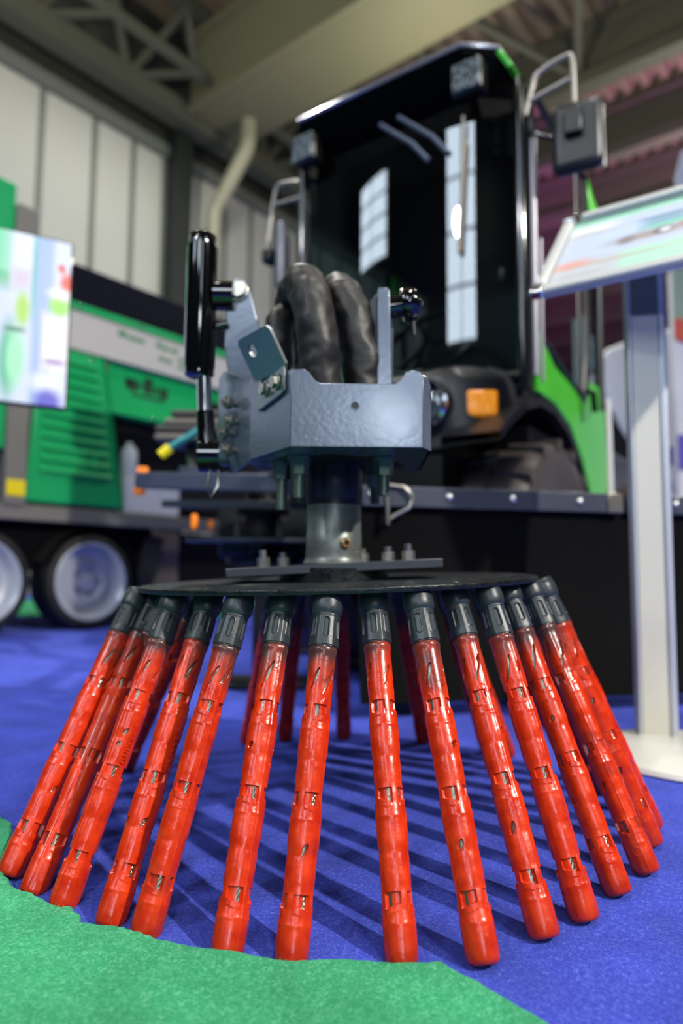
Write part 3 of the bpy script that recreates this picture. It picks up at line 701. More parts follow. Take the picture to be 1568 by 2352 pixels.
mb = MB(); mb.tube([(wcurve(v, zs0) - .004, v, zs0 - .012) for v in (TC - .44 + .88 * j / 20 for j in range(21))], .016, 8); tb(mb, 'screen_seal', satin_black)
tube_m = mat('tube_grey', '#86838a', .35, .6)
# door tubes standing beside the right front pillar
mb = MB(); mb.tube([(2.085, .712, 1.0), (2.085, .712, 1.80)], .012, 14); tb(mb, 'door_tube', tube_m)
mb = MB(); mb.tube([(2.10, .695, .98), (2.10, .695, 1.45)], .006, 12); tb(mb, 'door_tube', tube_m)
# wiper
mb = MB(); mb.tube([(1.985, .905, 1.80), (1.985, .915, 1.62), (1.982, .925, 1.42)], .008, 8); mb.tube([(1.975, .905, 1.88), (1.985, .918, 1.62)], .005, 8); tb(mb, 'wiper_blade', mat('wiper_grey', '#8a8378', .4, .4))
for dv in (0, .075):
    mb = MB(); mb.tube([(1.99, 1.235 - dv, 1.985), (1.985, 1.10 - dv, 1.86), (1.985, 1.04 - dv, 1.78)], .009, 8); tb(mb, 'wiper_arm', mat('wiper_blue_grey', '#5b6275', .35, .3))
# --- interior: seat, dash, wheel
mb = MB(); mb.box((2.72, TC, 1.30), (.14, .46, .62)); mb.box((2.55, TC, 1.02), (.45, .46, .13)); mb.box((2.74, TC, 1.68), (.10, .26, .16)); tb(mb, 'driver_seat', satin_black, bevel=.03)
mb = MB(); mb.box((2.20, TC, 1.0), (.24, .62, .16)); tb(mb, 'dashboard', satin_black, bevel=.03)
mb = MB(); M_ = Matrix.Translation((2.33, TC + .04, 1.27)) @ Matrix.Rotation(R(-55), 4, 'Y')
mb.tube([M_ @ Vector((.19 * math.cos(a), .19 * math.sin(a), 0)) for a in (2 * math.pi * k / 36 for k in range(36))], .016, 10, closed=True)
for k in range(3):
    a = 2 * math.pi * k / 3 + .5; mb.tube([M_ @ Vector((0, 0, 0)), M_ @ Vector((.19 * math.cos(a), .19 * math.sin(a), 0))], .012, 8)
mb.tube([M_ @ Vector((0, 0, 0)), (2.2, TC + .04, 1.04)], .025, 12); tb(mb, 'steering_wheel', satin_black)
mb = MB(); mb.box2((3.1, TC - .42, .95), (3.14, TC + .42, 1.15)); tb(mb, 'cab_rear_panel', satin_black)
mb = MB(); mb.box2((2.15, TC - .42, .78), (3.15, TC + .42, .86)); tb(mb, 'cab_floor', satin_black)
mb = MB(); mb.add([(3.12, TC - .42, 1.15), (3.12, TC + .42, 1.15), (3.12, TC + .42, 1.9), (3.12, TC - .42, 1.9)], [(0, 1, 2, 3)]); tb(mb, 'rear_window', glass_d)
# --- doors
for sg in (-1, 1):
    v = TC + sg * .462
    pts = [(2.10, v, 1.98), (2.10, v, 1.26), (2.17, v, 1.15), (2.60, v, 1.05), (2.68, v, 1.07), (2.74, v, 1.25), (2.74, v, 1.98)]
    mb = MB(); mb.add(pts, [tuple(range(len(pts)))]); dg = tb(mb, 'door_glass', glass_d, smooth=0)
    mb = MB(); mb.tube(pts + pts[:1], .013, 8); tb(mb, 'door_frame', anth)
    mb = MB(); mb.tube([(2.6, v - sg * -.03, 1.06), (2.68, v + sg * .03, 1.07), (2.70, v + sg * .03, 1.0)], .012, 8); tb(mb, 'door_handle', satin_black)
# --- nose / hood
def rr(u, hw_, z0, z1, c=.05): return [Vector((u, TC - hw_, z0)), Vector((u, TC + hw_, z0)), Vector((u, TC + hw_, z1 - c)), Vector((u, TC + hw_ - c, z1)), Vector((u, TC - hw_ + c, z1)), Vector((u, TC - hw_, z1 - c))]
mb = MB(); mb.loft([rr(1.84, .27, .74, .985, .05), rr(1.87, .335, .79, 1.01, .05), rr(1.99, .41, .87, 1.02, .04), rr(2.15, .455, .92, 1.02, .03)]); tb(mb, 'hood', anth, bevel=.012, seg=3)
mb = MB(); mb.loft([rr(1.86, .255, .56, .80, .01), rr(2.2, .255, .5, .92, .01)]); tb(mb, 'nose', satin_black)
mb = MB(); mb.loft([rr(1.90, .22, .40, .64, .02), rr(2.2, .22, .36, .64, .02)]); tb(mb, 'front_axle_cover', satin_black)
mb = MB(); mb.box2((1.95, TC - .28, .35), (3.3, TC + .28, .62)); tb(mb, 'chassis', satin_black)
orange = mat('amber_lens', '#ff9a08', .2, 0, coat=.6, bump=.25, bscale=60, emit=.25)
for sg in (-1, 1):
    # round headlights and amber indicators
    M_ = Matrix.Translation((1.838, TC + sg * .222, .885)) @ Matrix.Scale(1.25, 4) @ Matrix.Rotation(R(-90), 4, 'Y')
    mb = MB(); mb.lathe([(.01, -.03), (.060, -.03), (.063, 0), (.063, .03), (.057, .034), (.051, .025)], 36, M_, caps=False); hl = tb(mb, 'headlight', chrome)
    mb = MB(); mb.lathe([(.002, .030), (.03, .028), (.045, .02), (.053, .010)], 32, M_); tb(mb, 'lens', glass('headlight_glass%d' % sg, (.8, .86, .9, 1), .12, .05), hl)
    mb = MB(); mb.lathe([(.002, -.02), (.03, -.015), (.053, .012)], 32, M_, caps=False); tb(mb, 'reflector', chrome, hl)
    mb = MB(); nrm = Matrix.Rotation(R(sg * -35), 3, 'Z')
    mb.box((1.912, TC + sg * .357, .888), (.04, .105, .082), nrm); ind = tb(mb, 'indicator', orange, bevel=.01)
    # fender
    v0 = TC + sg * .28; v1 = TC + sg * .465
    prof = [(1.80, .775), (1.90, .84), (2.02, .905), (2.15, .945), (2.30, .945), (2.45, .90), (2.60, .80), (2.72, .66)]
    mb = MB()
    ringA = [Vector((u, v0, z)) for u, z in prof]; ringB = [Vector((u, v1, z)) for u, z in prof]
    low = [Vector((u + .0, v1, z - .028)) for u, z in prof]; lowA = [Vector((u, v0, z - .028)) for u, z in prof]
    mb.loft([ringA, ringB, low, lowA, ringA], closed=False, caps=False); tb(mb, 'fender', anth, smooth=50)
    # green flank behind the wheel
    pts = [(2.13, 1.22), (2.13, .96), (2.30, .955), (2.47, .91), (2.62, .81), (2.75, .66), (2.80, .50), (2.96, .50), (2.98, .80), (2.96, 1.15), (2.78, 1.14), (2.62, 1.05), (2.30, 1.09), (2.17, 1.16)]
    mb = MB(); mb.ext([(u, v1 - sg * .02, z) for u, z in pts], (0, sg * .02, 0)); tb(mb, 'flank_panel', lime, bevel=.006)
    mb = MB(); mb.ext([(u, v1, z) for u, z in ((2.985, 1.12), (3.03, 1.12), (3.05, .5), (2.99, .5))], (0, sg * .01, 0)); tb(mb, 'flank_strip', white_paint)
    mb = MB(); mb.box((2.93, v1 + sg * .004, .62), (.03, .006, .05)); tb(mb, 'side_reflector', orange)
    # rear cab post and rear lime quarter
    mb = MB(); mb.tube([(2.76, TC + sg * .45, 1.99), (2.82, TC + sg * .47, 1.8), (2.88, TC + sg * .48, 1.66)], [.02, .035, .042], 12); tb(mb, 'quarter_post', lime)
    mb = MB(); mb.tube([(2.88, TC + sg * .47, 1.66), (2.90, TC + sg * .46, 1.05)], .02, 10); tb(mb, 'quarter_stay', anth)
# --- wheels
def tyre(c, r, w_, name, parent, lugs=16, rimr=.55, rim_m=None, axis=-1):
    """knobbly tyre, axle along v"""
    c = Vector(c); M_ = Matrix.Translation(c) @ Matrix.Rotation(R(90), 4, 'X')
    hw_ = w_ / 2
    mb = MB(); mb.lathe([(r * rimr, -hw_ * .8), (r * .80, -hw_), (r * .93, -hw_ * .92), (r * .955, -hw_ * .7), (r * .96, 0), (r * .955, hw_ * .7), (r * .93, hw_ * .92), (r * .80, hw_), (r * rimr, hw_ * .8)], 56, M_, caps=False)
    t = tb(mb, name, rubber, parent)
    for k in range(lugs):
        for sg in (-1, 1):
            a = 2 * math.pi * (k + (.5 if sg > 0 else 0)) / lugs; ca, sa = math.cos(a), math.sin(a)
            mb = MB(); pts = []
            rad_ = Vector((ca, 0, sa)); tan = Vector((-sa, 0, ca)); ax = Vector((0, 1, 0))
            def q(x, y, z): return c + rad_ * z + tan * x + ax * y
            ins, out = sg * hw_ * .04, sg * hw_ * .98
            bl = [q(-.022, ins, r * .95), q(.022, ins, r * .95), q(.055, out, r * .90), q(.005, out, r * .90)]
            tl = [q(-.015, ins, r), q(.015, ins, r), q(.048, out, r * .985), q(.012, out, r * .985)]
            mb.loft([bl, tl]); tb(mb, 'tread_lug', rubber, t, smooth=0)
    mb = MB(); mb.lathe([(.02, -hw_ * .35), (r * .25, -hw_ * .35), (r * .3, -hw_ * .1), (r * .5, -hw_ * .3), (r * rimr, -hw_ * .8), (r * rimr * 1.02, hw_ * .8)], 40, M_, caps=False); tb(mb, 'rim', rim_m, t)
    return t
mud_rim = mat('dusty_rim', '#6a5650', .5, .2, var=.2, vscale=20)

tyre((2.30, TC - .355, .415), .415, .27, 'front_wheel', tractor, rim_m=mud_rim)
tyre((2.30, TC + .355, .415), .415, .27, 'front_wheel', tractor, rim_m=mud_rim)
tyre((3.75, TC - .335, .415), .415, .25, 'rear_wheel', tractor, rim_m=mud_rim)
tyre((3.75, TC + .335, .415), .415, .25, 'rear_wheel', tractor, rim_m=mud_rim)
mb = MB(); mb.box2((3.15, TC - .30, .62), (4.3, TC + .40, 1.05)); tb(mb, 'rear_body', anth, bevel=.05, seg=3)
# --- mirrors
arm_m = mat('mirror_arm_grey', '#9a948c', .4, .5)
mb = MB(); mb.tube(catm([Vector(p) for p in ((2.06, .725, 1.86), (2.06, .705, 1.93), (2.06, .68, 1.985), (2.06, .60, 2.005), (2.06, .572, 1.985), (2.06, .568, 1.84))], 8), .0085, 12)
mb.tube([(2.06, .705, 1.905), (2.06, .58, 1.925)], .008, 10); mir = tb(mb, 'mirror_arm', arm_m)
mb = MB(); rm_ = Matrix.Rotation(R(8), 3, 'Z'); mb.box((2.075, .565, 1.735), (.055, .155, .225), rm_); mh = tb(mb, 'mirror_housing', anth, bevel=.026, seg=4)
mb = MB(); mb.box((2.038, .568, 1.765), (.03, .055, .085), rm_); tb(mb, 'mirror_bracket', satin_black, mh, bevel=.006)
mb = MB(); mb.box((2.106, .560, 1.735), (.004, .135, .20), rm_); tb(mb, 'mirror_glass', chrome, mh)
mb = MB(); mb.tube([(2.06, .715, 1.80), (2.06, .66, 1.765), (2.07, .62, 1.74)], .009, 10); tb(mb, 'mirror_stay', gloss_black)
mb = MB(); mb.tube(catm([Vector(p) for p in ((2.05, 1.62, 1.78), (2.05, 1.62, 1.86), (2.05, 1.64, 1.93), (2.05, 1.74, 1.96), (2.05, 1.78, 1.94), (2.05, 1.81, 1.78), (2.05, 1.83, 1.65))], 8), .0085, 12)
mb.tube([(2.05, 1.63, 1.87), (2.05, 1.79, 1.885)], .007, 10); tb(mb, 'mirror_arm', arm_m)
mb = MB(); rm_ = Matrix.Rotation(R(-62), 3, 'Z'); mb.box((2.05, 1.735, 1.63), (.035, .155, .27), rm_); mh = tb(mb, 'mirror_housing', mat('mirror_grey', '#5c606c', .35), bevel=.016, seg=3)
mb = MB(); mb.box((2.045, 1.80, 1.66), (.06, .05, .06)); tb(mb, 'mirror_bracket', satin_black, mh, bevel=.012)

# ================================================================== FRONT BLADE (bolted bar with a black rubber apron)
ba = math.atan2(1.975 - 1.782, .99 - .075)
blade = root('front_blade', (0.10, 1.80, 0), 'grey bolted steel bar with a black rubber apron hanging to the carpet', 'blade', 0)
A = Vector((-.30, 1.703, 0)); Bv = Vector((1.75, 2.135, 0)); dv = (Bv - A).normalized(); nv = Vector((dv.y, -dv.x, 0))
def bp(s_, out, z): return A + dv * s_ + nv * out + Vector((0, 0, z))
def bbox(s0, s1, o0_, o1_, z0, z1):
    m_ = MB(); m_.loft([[bp(s0, o0_, z0), bp(s1, o0_, z0), bp(s1, o1_, z0), bp(s0, o1_, z0)], [bp(s0, o0_, z1), bp(s1, o0_, z1), bp(s1, o1_, z1), bp(s0, o1_, z1)]]); return m_
bar_m = mat('blade_bar_grey', '#4b505c', .32, .4, var=.1, vscale=10, coat=.2)
bar = bbox(0.36, 1.115, -.004, .008, .548, .603).build('clamp_bar', bar_m, blade, bevel=.003)
bbox(1.135, 2.1, -.004, .008, .548, .603).build('clamp_bar', bar_m, blade, bevel=.003)
bbox(1.07, 1.118, .008, .014, .548, .603).build('bar_end', zinc, blade, bevel=.002)
for s_ in (.385, .60, .785, .985, 1.29, 1.50):
    mb = MB(); M_ = Matrix.Translation(bp(s_, .008, .578)) @ nv.to_track_quat('Z', 'Y').to_matrix().to_4x4(); mb.lathe([(.0105, 0), (.0105, .004), (.008, .007), (.003, .009)], 20, M_); mb.build('dome_bolt', mat('bright_zinc', '#dcdcd6', .25, .9), bar)
apron = MB(); rings = []
for k in range(15):
    z = .602 - .56 * k / 14; bul = .05 * math.sin(math.pi * k / 14) - .03 * (k / 14)
    rings.append([bp(s_, -.006 + bul * -1.0 * .6, z) for s_ in (0.36, .6, .8, 1.2, 1.6, 2.1)])
back_ = [[p - nv * .012 for p in r_] for r_ in rings]
ringz = [a_ + b_[::-1] for a_, b_ in zip(rings, back_)]
apron.loft(ringz); apron.build('rubber_apron', mat('apron_rubber', '#030303', .75, 0, spec=.12, bump=.08, bscale=60), blade, smooth=50)
for s_ in (.5, 1.9):
    bbox(s_ - .03, s_ + .03, -.10, -.03, .0, .55).build('skid_leg', satin_black, blade, bevel=.004)
mb = MB(); mb.tube([bp(.425, .012, .605), bp(.47, .02, .60), bp(.495, .022, .575), bp(.485, .02, .545), bp(.445, .016, .525), bp(.435, .016, .515)], .005, 10); mb.build('lynch_pin', zinc, blade)
mb = MB(); mb.cyl(bp(.425, .013, .612), bp(.428, .013, .50), .006, 12); mb.build('lynch_pin_shaft', zinc, blade)

# ================================================================== SECOND BRUSH CARRIER behind
imp = root('brush_carrier', (-0.40, 2.25, 0), 'grey steel carrier frame with a raised second brush disc and amber marker lamp', 'implement', 0)
g2 = mat('carrier_grey', '#575d6e', .35, .35, var=.1, vscale=12)
def beam2(a, b, w_, h_, name, m, **k):
    a = Vector(a); b = Vector(b); d = b - a; mb = MB(); mb.box((a + b) / 2, (d.length, w_, h_), d.to_track_quat('X', 'Z').to_matrix()); return mb.build(name, m, imp, **k)
beam2((-.70, 2.35, .685), (-.13, 2.02, .635), .05, .055, 'cross_beam', g2, bevel=.004)
beam2((-.60, 2.30, .60), (-.10, 2.05, .575), .03, .025, 'lower_beam', dark_grey, bevel=.003)
beam2((-.53, 2.28, .685), (-.44, 2.23, .675), .065, .075, 'sleeve', g2, bevel=.004)
mb = MB(); mb.lathe([(.03, .47), (.24, .468), (.245, .472), (.245, .482), (.03, .486)], 64, Matrix.Translation((-.26, 2.25, 0)) @ Matrix.Rotation(R(2), 4, 'X')); mb.build('brush_disc', dark_grey, imp)
mb = MB(); mb.lathe([(.05, .484), (.06, .49), (.06, .56), (.09, .562), (.09, .58), (.055, .585), (.055, .64)], 32, Matrix.Translation((-.26, 2.25, 0))); mb.build('brush_motor', satin_black, imp)
for x, y in ((-.34, 2.24), (-.20, 2.2), (-.42, 2.3)):
    mb = MB(); mb.cyl((x, y, .49), (x, y, .54), .012, 6); mb.build('nut', dark_grey, imp)
mb = MB(); mb.lathe([(.03, .40), (.12, .40), (.12, .42), (.04, .43), (.04, .47)], 32, Matrix.Translation((-.26, 2.27, 0))); mb.build('hub_stub', satin_black, imp)
beam2((-.26, 2.30, .30), (-.26, 2.30, .42), .05, .05, 'stand_post', satin_black)
mb = MB(); mb.box((-.26, 2.30, .15), (.06, .06, .30)); mb.box((-.26, 2.30, .01), (.3, .2, .02)); mb.build('parking_stand', satin_black, imp, bevel=.003)
mb = MB(); mb.box2((-.44, 2.42, .42), (-.02, 2.6, .62)); mb.build('gearbox', mat('gearbox_dark', '#15171d', .5), imp, bevel=.02)
amber2 = mat('amber_marker', '#f08018', .3, 0, emit=.2)
for p, s_ in (((-.70, 2.38, .715), (.04, .03, .045)), ((-.715, 2.40, .655), (.04, .03, .03)), ((-.475, 2.2, .533), (.022, .02, .05))):
    mb = MB(); mb.box(p, s_); mb.build('marker_lamp', amber2, imp, bevel=.008, seg=3)
mb = MB(); mb.tube([(-.455, 2.2, .84), (-.56, 2.2, .775)], .013, 14); st = mb.build('gas_strut', mat('teal_strut', '#2f7f86', .3, .3), imp)
mb = MB(); mb.tube([(-.56, 2.2, .775), (-.59, 2.2, .75)], .017, 14); mb.build('strut_cap', mat('yellow_cap', '#e6d616', .4), st)
for i_, (z, w_) in enumerate(((.80, .11), (.83, .12), (.855, .10), (.885, .09))):
    mb = MB(); mb.box((-.56 + i_ * .012, 2.5, z + .05), (w_ * 2.0, .22, .026)); mb.build('cushion_layer', mat('grey_padding%d' % (i_ % 2), '#403d3b' if i_ % 2 else '#6b6560', .7), imp, bevel=.012, seg=3)
mb = MB(); mb.tube([(-.56, 2.5, .84), (-.5, 2.3, .70)], .02, 8); mb.build('cushion_post', satin_black, imp)

# ================================================================== GREEN TRAILER MACHINE (hall frame)
MV = 3.87
mach = root('screening_trailer', (2.1, MV + .8, 0), 'emerald green screening machine on a twin-axle grey trailer chassis', 'trailer', HF)
grey_ch = mat('chassis_grey', '#77746e', .5, .1, var=.08, vscale=5)
navy = mat('navy_belt', '#07081a', .6, spec=.1)
def hb(a, b, name, m, parent=None, **k):
    mb_ = MB(); mb_.box2(a, b); return mb_.build(name, m, parent if parent is not None else mach, **k)
hb((-1.0, MV, .655), (3.5, MV + .10, .745), 'chassis_beam', grey_ch, bevel=.006)
hb((-1.0, MV + 1.4, .655), (3.5, MV + 1.5, .745), 'chassis_beam', grey_ch, bevel=.006)
hb((-1.0, MV + .12, .36), (2.9, MV + 1.4, .66), 'underframe', mat('underframe_black', '#07080b', .8, spec=.1))
hb((2.9, MV + .45, .18), (4.6, MV + 1.4, .66), 'rear_underframe', mat('underframe_brown', '#2a2524', .8, spec=.1))
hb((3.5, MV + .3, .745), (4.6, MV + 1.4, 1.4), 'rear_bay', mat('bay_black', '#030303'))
# louvred engine panel: frame + single slats
lp = [(1.92, .765), (2.575, .765), (2.40, 1.70), (2.39, 1.72), (1.98, 1.72)]
mb = MB(); mb.ext([(u, MV - .01, z) for u, z in lp], (0, .05, 0)); lou = mb.build('louvre_panel', machine_green, mach, bevel=.012)
for k in range(11):
    z0 = .94 + k * .068; ur = 2.555 - (z0 - .765) * .187 - .05
    ul = 2.0
    mb = MB(); mb.ext([(ul, MV - .010, z0), (ul, MV - .034, z0 + .012), (ul, MV - .010, z0 + .044)], (ur - ul, 0, 0)); mb.build('slat', machine_green, lou)
mb = MB(); mb.ext([(2.57, MV - .02, .765), (2.60, MV + .02, .765), (2.42, MV + .02, 1.74), (2.395, MV - .02, 1.74)], (0, .03, 0)); mb.build('panel_edge', machine_green, lou)
# post with yellow reflector, green body left of it
hb((1.80, MV - .02, .74), (1.925, MV + .1, 2.50), 'frame_post', grey_ch, bevel=.006)
hb((1.81, MV - .028, .79), (1.915, MV - .018, .88), 'reflector', mat('yellow_reflector', '#e8d21c', .35, emit=.05))  # slight glow put into the yellow, though it is no lamp
hb((.2, MV + .0, 1.05), (1.80, MV + .08, 2.62), 'body_panel', machine_green, bevel=.01)
hb((.2, MV + .08, .75), (1.80, MV + .3, 1.05), 'sill', satin_black)
# upper hopper: green flange, white band, navy hood
hb((1.93, MV + .10, 1.70), (2.42, MV + 1.4, 2.0), 'side_wall', machine_green)
hb((2.42, MV + .06, 1.40), (3.9, MV + .12, 1.76), 'side_panel', machine_green, bevel=.004)
hb((2.405, MV + .03, 1.38), (2.45, MV + .07, 1.74), 'post_strip', mat('brown_grey', '#6d5f56', .5))
hb((2.42, MV + .0, 1.385), (3.9, MV + .12, 1.42), 'lower_flange', machine_green, bevel=.004)
wb_ = hb((1.9, MV + .0, 1.735), (3.9, MV + .06, 1.985), 'white_band', mat('band_white', '#b9b6b4', .55), bevel=.003)
hb((1.9, MV - .015, 1.985), (3.9, MV + .08, 2.03), 'upper_flange', machine_green, bevel=.004)
hb((1.9, MV + .02, 2.03), (3.9, MV + 1.3, 2.29), 'hood', navy, bevel=.01)
hb((3.25, MV - .002, 1.50), (3.6, MV + .08, 1.62), 'slot', satin_black)
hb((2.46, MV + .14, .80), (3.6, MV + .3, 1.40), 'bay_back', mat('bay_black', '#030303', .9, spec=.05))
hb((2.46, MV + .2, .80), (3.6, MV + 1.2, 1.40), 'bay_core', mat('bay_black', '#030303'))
# word-like marks on the band and logo on the side panel (too blurred to read: bars only)
gdark = mat('print_green', '#2f7a4e', .6); gdk = mat('logo_dark_green', '#02331c', .6)
for (u0, u1, z0, z1) in ((2.50, 2.56, 1.905, 1.945), (2.57, 2.60, 1.90, 1.93), (2.61, 2.65, 1.90, 1.93), (2.66, 2.70, 1.90, 1.93), (2.80, 2.84, 1.905, 1.945), (2.85, 2.90, 1.90, 1.93), (2.92, 2.98, 1.90, 1.93),
                         (2.82, 2.87, 1.82, 1.85), (2.88, 2.93, 1.815, 1.845), (2.99, 3.04, 1.85, 1.88), (3.05, 3.10, 1.85, 1.88), (2.99, 3.03, 1.80, 1.83), (3.04, 3.10, 1.80, 1.83)):
    hb((u0, MV - .0015, z0), (u1, MV + .001, z1), 'print_mark', gdark, wb_)
sp = hb((2.60, MV + .0585, 1.60), (2.66, MV + .061, 1.66), 'logo_mark', gdk)
for (u0, u1, z0, z1) in ((2.62, 2.70, 1.58, 1.66), (2.70, 2.74, 1.61, 1.64), (2.75, 2.82, 1.58, 1.69), (2.83, 2.87, 1.59, 1.64), (2.88, 2.95, 1.57, 1.65), (2.66, 2.92, 1.545, 1.565)):
    hb((u0, MV + .0585, z0), (u1, MV + .061, z1), 'logo_mark', gdk)
for u, z, y in ((2.31, 1.69, -.016), (2.455, 1.40, .0), (2.78, 1.40, .0), (3.12, 1.40, .0), (2.21, 2.008, -.016), (2.66, 2.008, -.016), (3.02, 2.008, -.016)):
    mb = MB(); M_ = Matrix.Translation((u, MV + y, z)) @ Matrix.Rotation(R(90), 4, 'X'); mb.lathe([(.012, 0), (.011, .006), (.005, .010)], 14, M_); mb.build('rivet', chrome, mach)
# wheels of the trailer
silver = mat('silver_rim', '#c3c8d2', .35, .35, var=.05, vscale=6)
def trailer_wheel(u):
    c = Vector((u, MV + .12, .30)); M_ = Matrix.Translation(c) @ Matrix.Rotation(R(90), 4, 'X')   # local +z -> -v (towards us)
    mb = MB(); mb.lathe([(.235, -.10), (.285, -.11), (.298, -.09), (.300, 0), (.298, .085), (.285, .105), (.255, .112), (.238, .10)], 56, M_, caps=False); t = mb.build('tyre', mat('trailer_tyre', '#101012', .6), mach)
    mb = MB(); mb.lathe([(.235, -.10), (.225, -.05), (.222, .05), (.240, .10), (.243, .108), (.236, .110), (.228, .10), (.215, .06), (.20, .02), (.165, .01), (.15, .03), (.13, .055), (.115, .055), (.105, .035), (.06, .03), (.055, .05), (.02, .055)], 48, M_); rim = mb.build('rim', silver, t)
    for k in range(5):
        a = 2 * math.pi * k / 5; mb = MB(); p = M_ @ Vector((.082 * math.cos(a), .082 * math.sin(a), .03)); q = M_ @ Vector((.082 * math.cos(a), .082 * math.sin(a), .048)); mb.cyl(p, q, .011, 6); mb.build('wheel_nut', zinc, t)
    return t
for u in (2.385, 1.70): trailer_wheel(u)
mud = mat('mudguard_black', '#121214', .6)
mb = MB(); ringA = []; ringB = []
for k in range(13):
    a = R(20 + 140 * k / 12); ringA.append(Vector((2.385 + .345 * math.cos(a), MV + .0, .30 + .345 * math.sin(a)))); ringB.append(Vector((2.385 + .345 * math.cos(a), MV + .28, .30 + .345 * math.sin(a))))
mb.loft([ringA, ringB], closed=False, caps=False); mb.build('mudguard', mud, mach)
mb = MB(); mb.ext([(2.74, MV + .05, .36), (2.80, MV + .05, .60), (2.95, MV + .05, .60), (2.90, MV + .05, .36), (2.84, MV + .05, .18), (2.76, MV + .05, .18)], (0, .15, 0)); mb.build('support_leg', mud, mach)
hb((2.62, MV + .2, .2), (3.2, MV + .4, .64), 'toolbox', mat('brown_box', '#77675c', .7), bevel=.01)
hb((3.30, MV - .006, .68), (3.35, MV, .74), 'side_lamp', amber2 if False else mat('amber_marker', '#f08018'), bevel=.004)
mb = MB(); mb.box2((2.60, MV + .02, .747), (3.05, MV + .135, .99)); mb.v = [fr(v, HF) for v in mb.v]
tag(mb.build('storage_crate', white_paint, bevel=.01), 'low white box standing on the grey trailer chassis beam', 'box')
mb = MB(); mb.lathe([(.03, .992), (.05, .992), (.055, 1.0), (.055, 1.16), (.045, 1.19), (.022, 1.20), (.022, 1.225), (.01, 1.225)], 24, Matrix.Translation((2.665, MV + .08, 0))); mb.v = [fr(v, HF) for v in mb.v]
tag(mb.build('white_canister', white_paint), 'small white canister standing on the low white box', 'canister')
# grey engine hood far on top
mb = MB(); mb.tube([(3.3, MV + .9, 2.3), (3.3, MV + 1.3, 2.3)], .28, 24); mb.build('top_roller', mat('dusty_grey', '#6a625c', .7), mach)
hb((3.35, MV + .7, 2.27), (4.4, MV + 1.3, 2.42), 'top_deck', mat('dusty_grey', '#6a625c'), bevel=.02)
hb((2.6, MV + .4, 0), (2.75, MV + .55, .37), 'stand', mud)

# ================================================================== TV SCREEN
tvd = Vector((math.sin(R(60)), math.cos(R(60)), 0)); tvn = Vector((tvd.y, -tvd.x, 0))      # along the screen, towards the viewer
TVR = Vector((-1.066, 2.6, 0)); TW, TH_, Z0, Z1 = 1.12, .66, .99, 1.662
tvc = TVR - tvd * (TW / 2)
tv = root('display_screen', (tvc.x, tvc.y, 0), 'lit flat screen with a thin black frame showing a pastel picture, on a floor stand', 'screen', 0)
tv.rotation_euler = (0, 0, math.atan2(tvd.y, tvd.x)); ORG[tv.name] = Vector((0, 0, 0))      # local x along the screen, -y to the viewer
def tvb(c, d, name, m, parent=None, **k):
    mb_ = MB(); mb_.box(c, d); return mb_.build(name, m, parent if parent is not None else tv, **k)
zc = (Z0 + Z1) / 2
tvb((0, .02, zc), (TW, .04, TH_ + .012), 'bezel', gloss_black, bevel=.008)
scr = layered('screen_picture', '#cfdaf2', [
    ('r', -0.0813, 1.729, 0.4187, 0.268, 0.1, '#6fdca8'),
    ('r', -0.0839, 1.4543, 0.4161, 0.0335, 0.4, '#2fae6c'),
    ('r', 0.1095, 1.2901, 0.212, 0.1307, 0.2, '#c9d6f2'),
    ('r', 0.3864, 1.6084, 0.0411, 0.1876, 0.25, '#dfe8fa'),
    ('r', 0.3811, 1.4744, 0.0331, 0.0402, 0.5, '#cfc6e0'),
    ('e', 0.3877, 1.3571, 0.0238, 0.0637, 0.35, '#a8d860'),
    ('r', 0.4567, 1.327, 0.0345, 0.469, 0.3, '#9db8e6'),
    ('r', 0.4248, 1.5112, 0.008, 0.1508, 0.6, '#62b8c0'),
    ('e', 0.3453, 1.1595, 0.0291, 0.134, 0.4, '#1fae86'),
    ('e', 0.3692, 1.1662, 0.0318, 0.1072, 0.4, '#9fe8c0'),
    ('r', 0.3639, 1.2751, 0.0318, 0.0084, 0.5, '#3a7a66'),
    ('r', 0.507, 1.2466, 0.0477, 0.1072, 0.25, '#f2ecf0'),
    ('e', 0.5176, 1.394, 0.0371, 0.0402, 0.35, '#92dc52'),
    ('e', 0.5414, 1.4878, 0.0239, 0.0402, 0.4, '#e8402c'),
    ('e', 0.5202, 1.5448, 0.0132, 0.0168, 0.4, '#cc2e28'),
    ('e', 0.5202, 1.4409, 0.0398, 0.0201, 0.6, '#f6f2f2'),
    ('r', 0.507, 1.1696, 0.0318, 0.0101, 0.5, '#9a86c0'),
    ('e', 0.4805, 1.0858, 0.053, 0.0402, 0.5, '#e6ecfc'),
    ('e', 0.4884, 1.0121, 0.045, 0.0469, 0.4, '#5454cc')], emit=1.1)
tvb((0, -.002, zc), (TW - .016, .004, TH_ - .006), 'screen', scr)
tvb((-.2, .06, .55), (.08, .06, 1.1), 'stand_pole', satin_black, bevel=.004)
tvb((-.2, .05, .015), (.6, .5, .03), 'stand_base', satin_black, bevel=.006)

# ================================================================== SIGN STAND
sign = root('sign_stand', (.717, 1.585, 0), 'aluminium poster stand on a white round base with a tilted landscape poster', 'sign', 0)
sn = Vector((.824, -.566, 0)); nn = Vector((.566, .824, 0)); BLc = Vector((.4565, 1.551, 1.03))
upv = (nn * .285 + Vector((0, 0, .299))).normalized(); SW, SH = .64, .415
nrm = sn.cross(upv).normalized()
if nrm.y > 0: nrm = -nrm
def sp_(a, b, o_=0.0): return BLc + sn * a + upv * b + nrm * o_
po = sn.copy()
